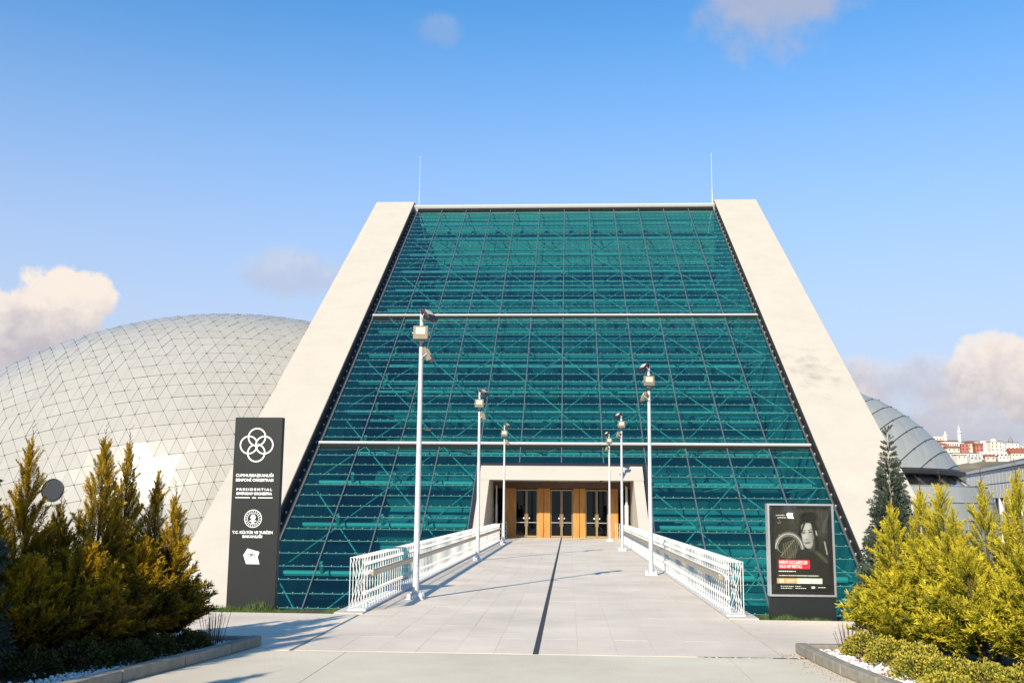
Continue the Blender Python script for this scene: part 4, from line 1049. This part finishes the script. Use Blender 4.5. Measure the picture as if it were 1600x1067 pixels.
def cypress(name, base, tip, R, n, mt, label, group, seed, lean=(0, 0), tk=1.0, leaders=1, whip=True):
    """base, tip in metres; tree-form: trunk + plumes from base to spire"""
    rg = np.random.default_rng(seed); base = np.array(base, float); tip = np.array(tip, float)-base; Ht = tip[2]
    o = empty(name, base, label=label, cat='shrub', group=group)
    stems = [(np.zeros(3), tip)]
    for j in range(leaders-1):
        a = rg.uniform(0, 2*pi); rr = R*rg.uniform(.25, .5); stems.append((np.array([cos(a)*rr*.3, sin(a)*rr*.3, .1]), np.array([tip[0]*.6+cos(a)*rr, tip[1]*.6+sin(a)*rr, Ht*rg.uniform(.62, .88)])))
    items = []
    for si, (b0, t0) in enumerate(stems):
        ns = int(n*(1.9 if mt is M_gold_shade else 1.35)) if si == 0 else int(n*.6)
        for i in range(ns):
            t = rg.uniform(0, 1)**1.15*.97+.01
            ax_ = b0+(t0-b0)*t; a = rg.uniform(0, 2*pi)
            r = R*(.55+.45*min(1, t*6))*(1-t)**1.0*(1 if si == 0 else .55)
            rad = np.array([cos(a), sin(a), 0]); L = (.22+.76*(1-t))*rg.uniform(.65, 1.25)*(.6+.4*min(1, R))
            k = 1.15*(1-t)**.5; d = rad*k*rg.uniform(.5, 1.0)+np.array([lean[0]*1.7*(1-t), lean[1]*1.7, 1.0])+rg.normal(0, .07, 3)
            dn = d/np.linalg.norm(d); pos = ax_+rad*max(0, r-L*.62*np.hypot(dn[0], dn[1]))*rg.uniform(.45, 1)
            pos[2] = max(pos[2]-L*.35, rg.uniform(.08, .3))
            items.append((pos, d, L, rg.uniform(0, 2*pi), tk*rg.uniform(.55, 1.15)*((.42+.95*t) if mt is M_gold_shade else (.78+.4*t))))  # tip colour rises with height: sunlit tops and shaded base painted in
        for i in range(10):   # spire
            t = .84+.16*i/10; items.append((b0+(t0-b0)*t-[0, 0, .08], np.array([rg.normal(0, .25), rg.normal(0, .25), 1]), .24*(1.25-t)*2.2, rg.uniform(0, 6), tk))
    V, K = place(items, PL)
    tag(link('foliage', npmesh('foliage', V, np.arange(len(V)).reshape(-1, 3), mt, K), o))
    tb = MB(); 
    for b0, t0 in stems: tb.tube(b0, t0, .035*(1 if b0[2] == 0 else .6), .006, n=6)
    b0, t0 = stems[0]
    if whip:    # bare twiggy leader
        tb.tube(t0*.98, t0+np.array([.01, 0, .16]), .006, .003, n=4)
        for j in range(9): p = t0*(.93+.012*j)+np.array([0, 0, .012*j*1.4]); a = rg.uniform(0, 6.3); tb.tube(p, p+np.array([cos(a)*.06, sin(a)*.06, .07]), .004, .002, n=4)
    tb.build('trunk', M_bark, o); return o
def cyp_px(px, py, Y, R, n, mt, label, group, seed, bx=0, **k):
    t = at(px, py, Y); return cypress('golden_cypress', (t[0]+bx, Y, .06), t, R, n, mt, label, group, seed, **k)
GR = 'golden cypresses in the right bed'
for i, a in enumerate([
        (1390, 790, 14.6, .50, 110, 'golden cypress in front of the blue spruce, leftmost spire of the right bed', .10, (-.40, 0), 1),
        (1437, 772, 14.5, .60, 130, 'golden cypress second from the left in the right bed, in front of the dome drum', .1, (-.35, 0), 1),
        (1468, 762, 14.2, .66, 150, 'golden cypress third from the left in the right bed, with a broad bright crown', .1, (-.32, 0), 2),
        (1532, 756, 14.2, .56, 130, 'golden cypress fourth from the left in the right bed, with a thin bare tip', .1, (-.25, 0), 1),
        (1586, 742, 13.6, .66, 150, 'golden cypress at the right edge of the photograph', .15, (-.2, 0), 2),
        (1655, 700, 13.2, .8, 130, 'golden cypress mostly cut off by the right edge of the photograph', .15, (-.15, 0), 1),
        (1500, 850, 13.6, .80, 120, 'low spreading golden cypress at the front of the right bed, left one', .25, (-.5, -.1), 1),
        (1590, 860, 13.0, .8, 120, 'low spreading golden cypress at the front right corner of the right bed', .2, (-.5, -.1), 1),
        (1400, 885, 14.5, .72, 110, 'low golden cypress whose long sprays reach out toward the poster', .15, (-.7, -.1), 1)]):
    px, py, Y, R, n, lb, bx, lean, ld_ = a
    cyp_px(px, py, Y, R, n, M_gold, lb, GR, 300+i, bx, lean=lean, leaders=ld_)
GL = 'golden cypresses in the left bed'
for i, a in enumerate([
        (50, 692, 13.2, .56, 150, 'shaded cypress with lit golden top in front of the round porthole, leftmost spire', .0, (.2, 0), 1),
        (164, 690, 13.6, .60, 160, 'tallest shaded cypress with a broad golden top, left bed', .0, (.2, 0), 1),
        (202, 694, 14.2, .46, 130, 'slender shaded cypress just right of the tallest one, left bed', .0, (.2, 0), 1),
        (247, 742, 14.5, .40, 110, 'thin dark green cypress between two golden tips, left bed', .0, (.2, 0), 1),
        (275, 776, 14.2, .42, 120, 'rightmost cypress of the left bed with a small golden spire', -.05, (.25, 0), 1),
        (95, 790, 13.8, .5, 110, 'short cypress below the round porthole, left bed', .0, (.3, 0), 1),
        (-10, 790, 12.4, .8, 150, 'dark cypress at the left edge of the photograph', -.1, (.25, 0), 1),
        (140, 850, 12.9, .85, 160, 'broad low cypress with sprays sweeping right at the front of the left bed', -.1, (.5, 0), 1),
        (225, 850, 13.8, .74, 150, 'broad low cypress reaching the right end of the left bed', -.15, (.45, 0), 1),
        (50, 880, 12.2, .85, 150, 'broad dark cypress in the front left corner of the left bed', -.1, (.4, 0), 1)]):
    px, py, Y, R, n, lb, bx, lean, ld_ = a
    cyp_px(px, py, Y, R, n, M_gold_shade if i in (3, 6, 9) else M_gold_shade, lb, GL, 400+i, bx, lean=lean, leaders=ld_)
# spruces
def spruce(base, H_, R, label, seed, nw=26, mt=M_spruce):
    rg = np.random.default_rng(seed); o = empty('spruce_tree', base, label=label, cat='tree'); items = []
    for w_ in range(nw):
        t = w_/nw; z = H_*(.04+.90*t); L = R*(1-t)**.85*1.0+.10; nb_ = 7 if t < .85 else 5
        for j in range(nb_):
            a = 2*pi*(j+rg.uniform(-.2, .2))/nb_+w_*.7; d = np.array([cos(a), sin(a), .12+.5*t])
            items.append((np.array([0, 0, z]), d, L*rg.uniform(.8, 1.15), pi/2+rg.normal(0, .2), rg.uniform(.5, 1.2)))
            items.append((np.array([cos(a)*L*.35, sin(a)*L*.35, z+.02]), d+rg.normal(0, .3, 3), L*.6, rg.uniform(0, 6), rg.uniform(.6, 1.2)))
    for i in range(8): a = i*.8; items.append((np.array([0, 0, H_*(.93+.008*i)]), np.array([cos(a)*.8, sin(a)*.8, .8]), .14, a, 1))
    V, K = place(items, PS_); link('foliage', npmesh('foliage', V, np.arange(len(V)).reshape(-1, 3), mt, K), o)
    MB().tube((0, 0, 0), (0, 0, H_), .05, .012, n=8).build('trunk', mat('pale_bark', (.36, .32, .24), .9, var=.2, scale=12), o); return o
t = at(1386, 668, 18.3); spruce((t[0], 18.3, 0), t[2], .60, 'narrow blue green spruce behind the golden cypresses beside the concrete wall', 5, 30)
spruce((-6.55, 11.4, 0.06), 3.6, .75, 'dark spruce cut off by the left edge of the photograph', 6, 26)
# trees standing to the left of the photographer; they shade the left bed
for i, (x, y_, h, R, lb) in enumerate([(-7.3, 7.6, 5.2, 1.0, 'tall cypress left of the photographer nearest the left bed'), (-9.0, 7.2, 5.8, 1.2, 'tall cypress left of the photographer behind the nearest one'),
        (-10.8, 8.2, 5.6, 1.2, 'tall cypress farthest to the left of the photographer'), (-8.2, 4.6, 6.6, 1.2, 'tallest cypress left of the photographer'),
        (-6.8, 4.2, 4.8, 1.0, 'shorter cypress left of the photographer nearest the paving'), (-12.2, 6.4, 6.2, 1.3, 'broad cypress at the far left end of the row beside the photographer')]):
    cypress('tall_cypress', (x, y_, .06), (x, y_, h), R, 560, M_gold_shade, lb, 'cypresses standing left of the photographer', 500+i)

# ------------------------------------------------------------------ low shrubs and twigs
def leafshrub(base, r, h, n, mt, label, group, seed, ls=.022):
    rg = np.random.default_rng(seed); o = empty('low_shrub', base, label=label, cat='shrub', group=group)
    d = rg.normal(size=(n, 3)); d /= np.linalg.norm(d, axis=1)[:, None]; d[:, 2] = np.abs(d[:, 2])
    lump = 1+.18*np.sin(d[:, 0]*7+seed)*np.cos(d[:, 1]*6); rad = rg.uniform(.55, 1, n)**.5*lump
    p = d*rad[:, None]*np.array([r, r, h]); 
    a = rg.normal(size=(n, 3))*.6+d+np.array([0, 0, .4]); a /= np.linalg.norm(a, axis=1)[:, None]; s_ = np.cross(a, rg.normal(size=(n, 3))); s_ /= np.linalg.norm(s_, axis=1)[:, None]
    L = ls*rg.uniform(.7, 1.4, n)[:, None]
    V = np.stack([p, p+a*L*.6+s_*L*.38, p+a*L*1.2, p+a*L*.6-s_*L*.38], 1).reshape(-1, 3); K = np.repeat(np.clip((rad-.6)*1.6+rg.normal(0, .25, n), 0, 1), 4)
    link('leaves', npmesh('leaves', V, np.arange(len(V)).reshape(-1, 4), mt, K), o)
    tb = MB()
    for i in range(14): a_ = rg.uniform(0, 6.3); q_ = rg.uniform(.5, .95); tb.tube((0, 0, 0), (cos(a_)*r*q_*.7, sin(a_)*r*q_*.7, h*q_), .006, .003, n=4)
    tb.build('stems', M_twig, o); return o
def twigs(base, r, h, n, label, seed, cat='shrub'):
    rg = np.random.default_rng(seed); o = empty('twiggy_shrub', base, label=label, cat=cat); tb = MB(); lf = []
    for i in range(n):
        a = rg.uniform(0, 6.3); q_ = rg.uniform(0, 1); b0 = np.array([cos(a)*r*q_*.5, sin(a)*r*q_*.5, 0]); e_ = b0+np.array([cos(a)*r*q_*.5, sin(a)*r*q_*.5, h*rg.uniform(.6, 1)]); tb.tube(b0, e_, .005, .003, n=4)
        for k in range(14):
            t = rg.uniform(.2, 1); p = b0+(e_-b0)*t; dd_ = rg.normal(size=3); dd_[2] = abs(dd_[2]); dd_ /= np.linalg.norm(dd_); s_ = np.cross(dd_, [0, 0, 1.])*.005; lf += [p-s_, p+s_, p+dd_*.025]
    tb.build('stems', M_twig, o); link('leaves', npmesh('leaves', np.array(lf), np.arange(len(lf)).reshape(-1, 3), M_twig, None), o); return o
t = lambda px, Y: at(px, 900, Y)[0]
twigs((t(1322, 14.6), 14.6, .06), .22, .42, 26, 'leafless reddish twiggy shrub at the left end of the right bed', 1)
twigs((t(338, 14.4), 14.4, .06), .25, .48, 26, 'leafless twiggy shrub at the right end of the left bed', 2)
G2 = 'low variegated shrubs in the right bed'
for i, (px, Y, r, h, lb) in enumerate([(1345, 14.3, .28, .30, 'low yellow green shrub next to the twiggy shrub in the right bed'), (1385, 13.6, .30, .32, 'low yellow green shrub behind the white pebbles, second from the left'),
        (1430, 13.2, .32, .30, 'low yellow green shrub under the golden cypresses, third from the left'), (1425, 12.5, .30, .28, 'low yellow green shrub nearest the white pebbles in the right bed'),
        (1478, 12.3, .34, .30, 'low yellow green shrub fifth from the left in the right bed'), (1530, 12.0, .36, .28, 'low yellow green shrub near the lower right corner of the right bed'),
        (1590, 11.7, .36, .28, 'low yellow green shrub in the very corner at lower right'), (1470, 11.6, .3, .2, 'small low shrub cut by the bottom edge at right')]):
    leafshrub((t(px, Y), Y, .06), r, h, 2600, M_euon, lb, G2, 40+i, .026)
G3 = 'low dark shrubs in the left bed'
for i, (px, Y, r, h, lb) in enumerate([(305, 13.8, .27, .26, 'low dark shrub beside the leafless twigs in the left bed'), (255, 13.2, .28, .28, 'low dark shrub second from the right in the left bed'), (205, 12.6, .28, .28, 'low dark shrub under the shaded cypresses, third from the right'),
        (140, 12.2, .33, .34, 'rounded olive green shrub low in the left bed'), (60, 11.7, .33, .30, 'rounded shrub nearest the lower left corner')]):
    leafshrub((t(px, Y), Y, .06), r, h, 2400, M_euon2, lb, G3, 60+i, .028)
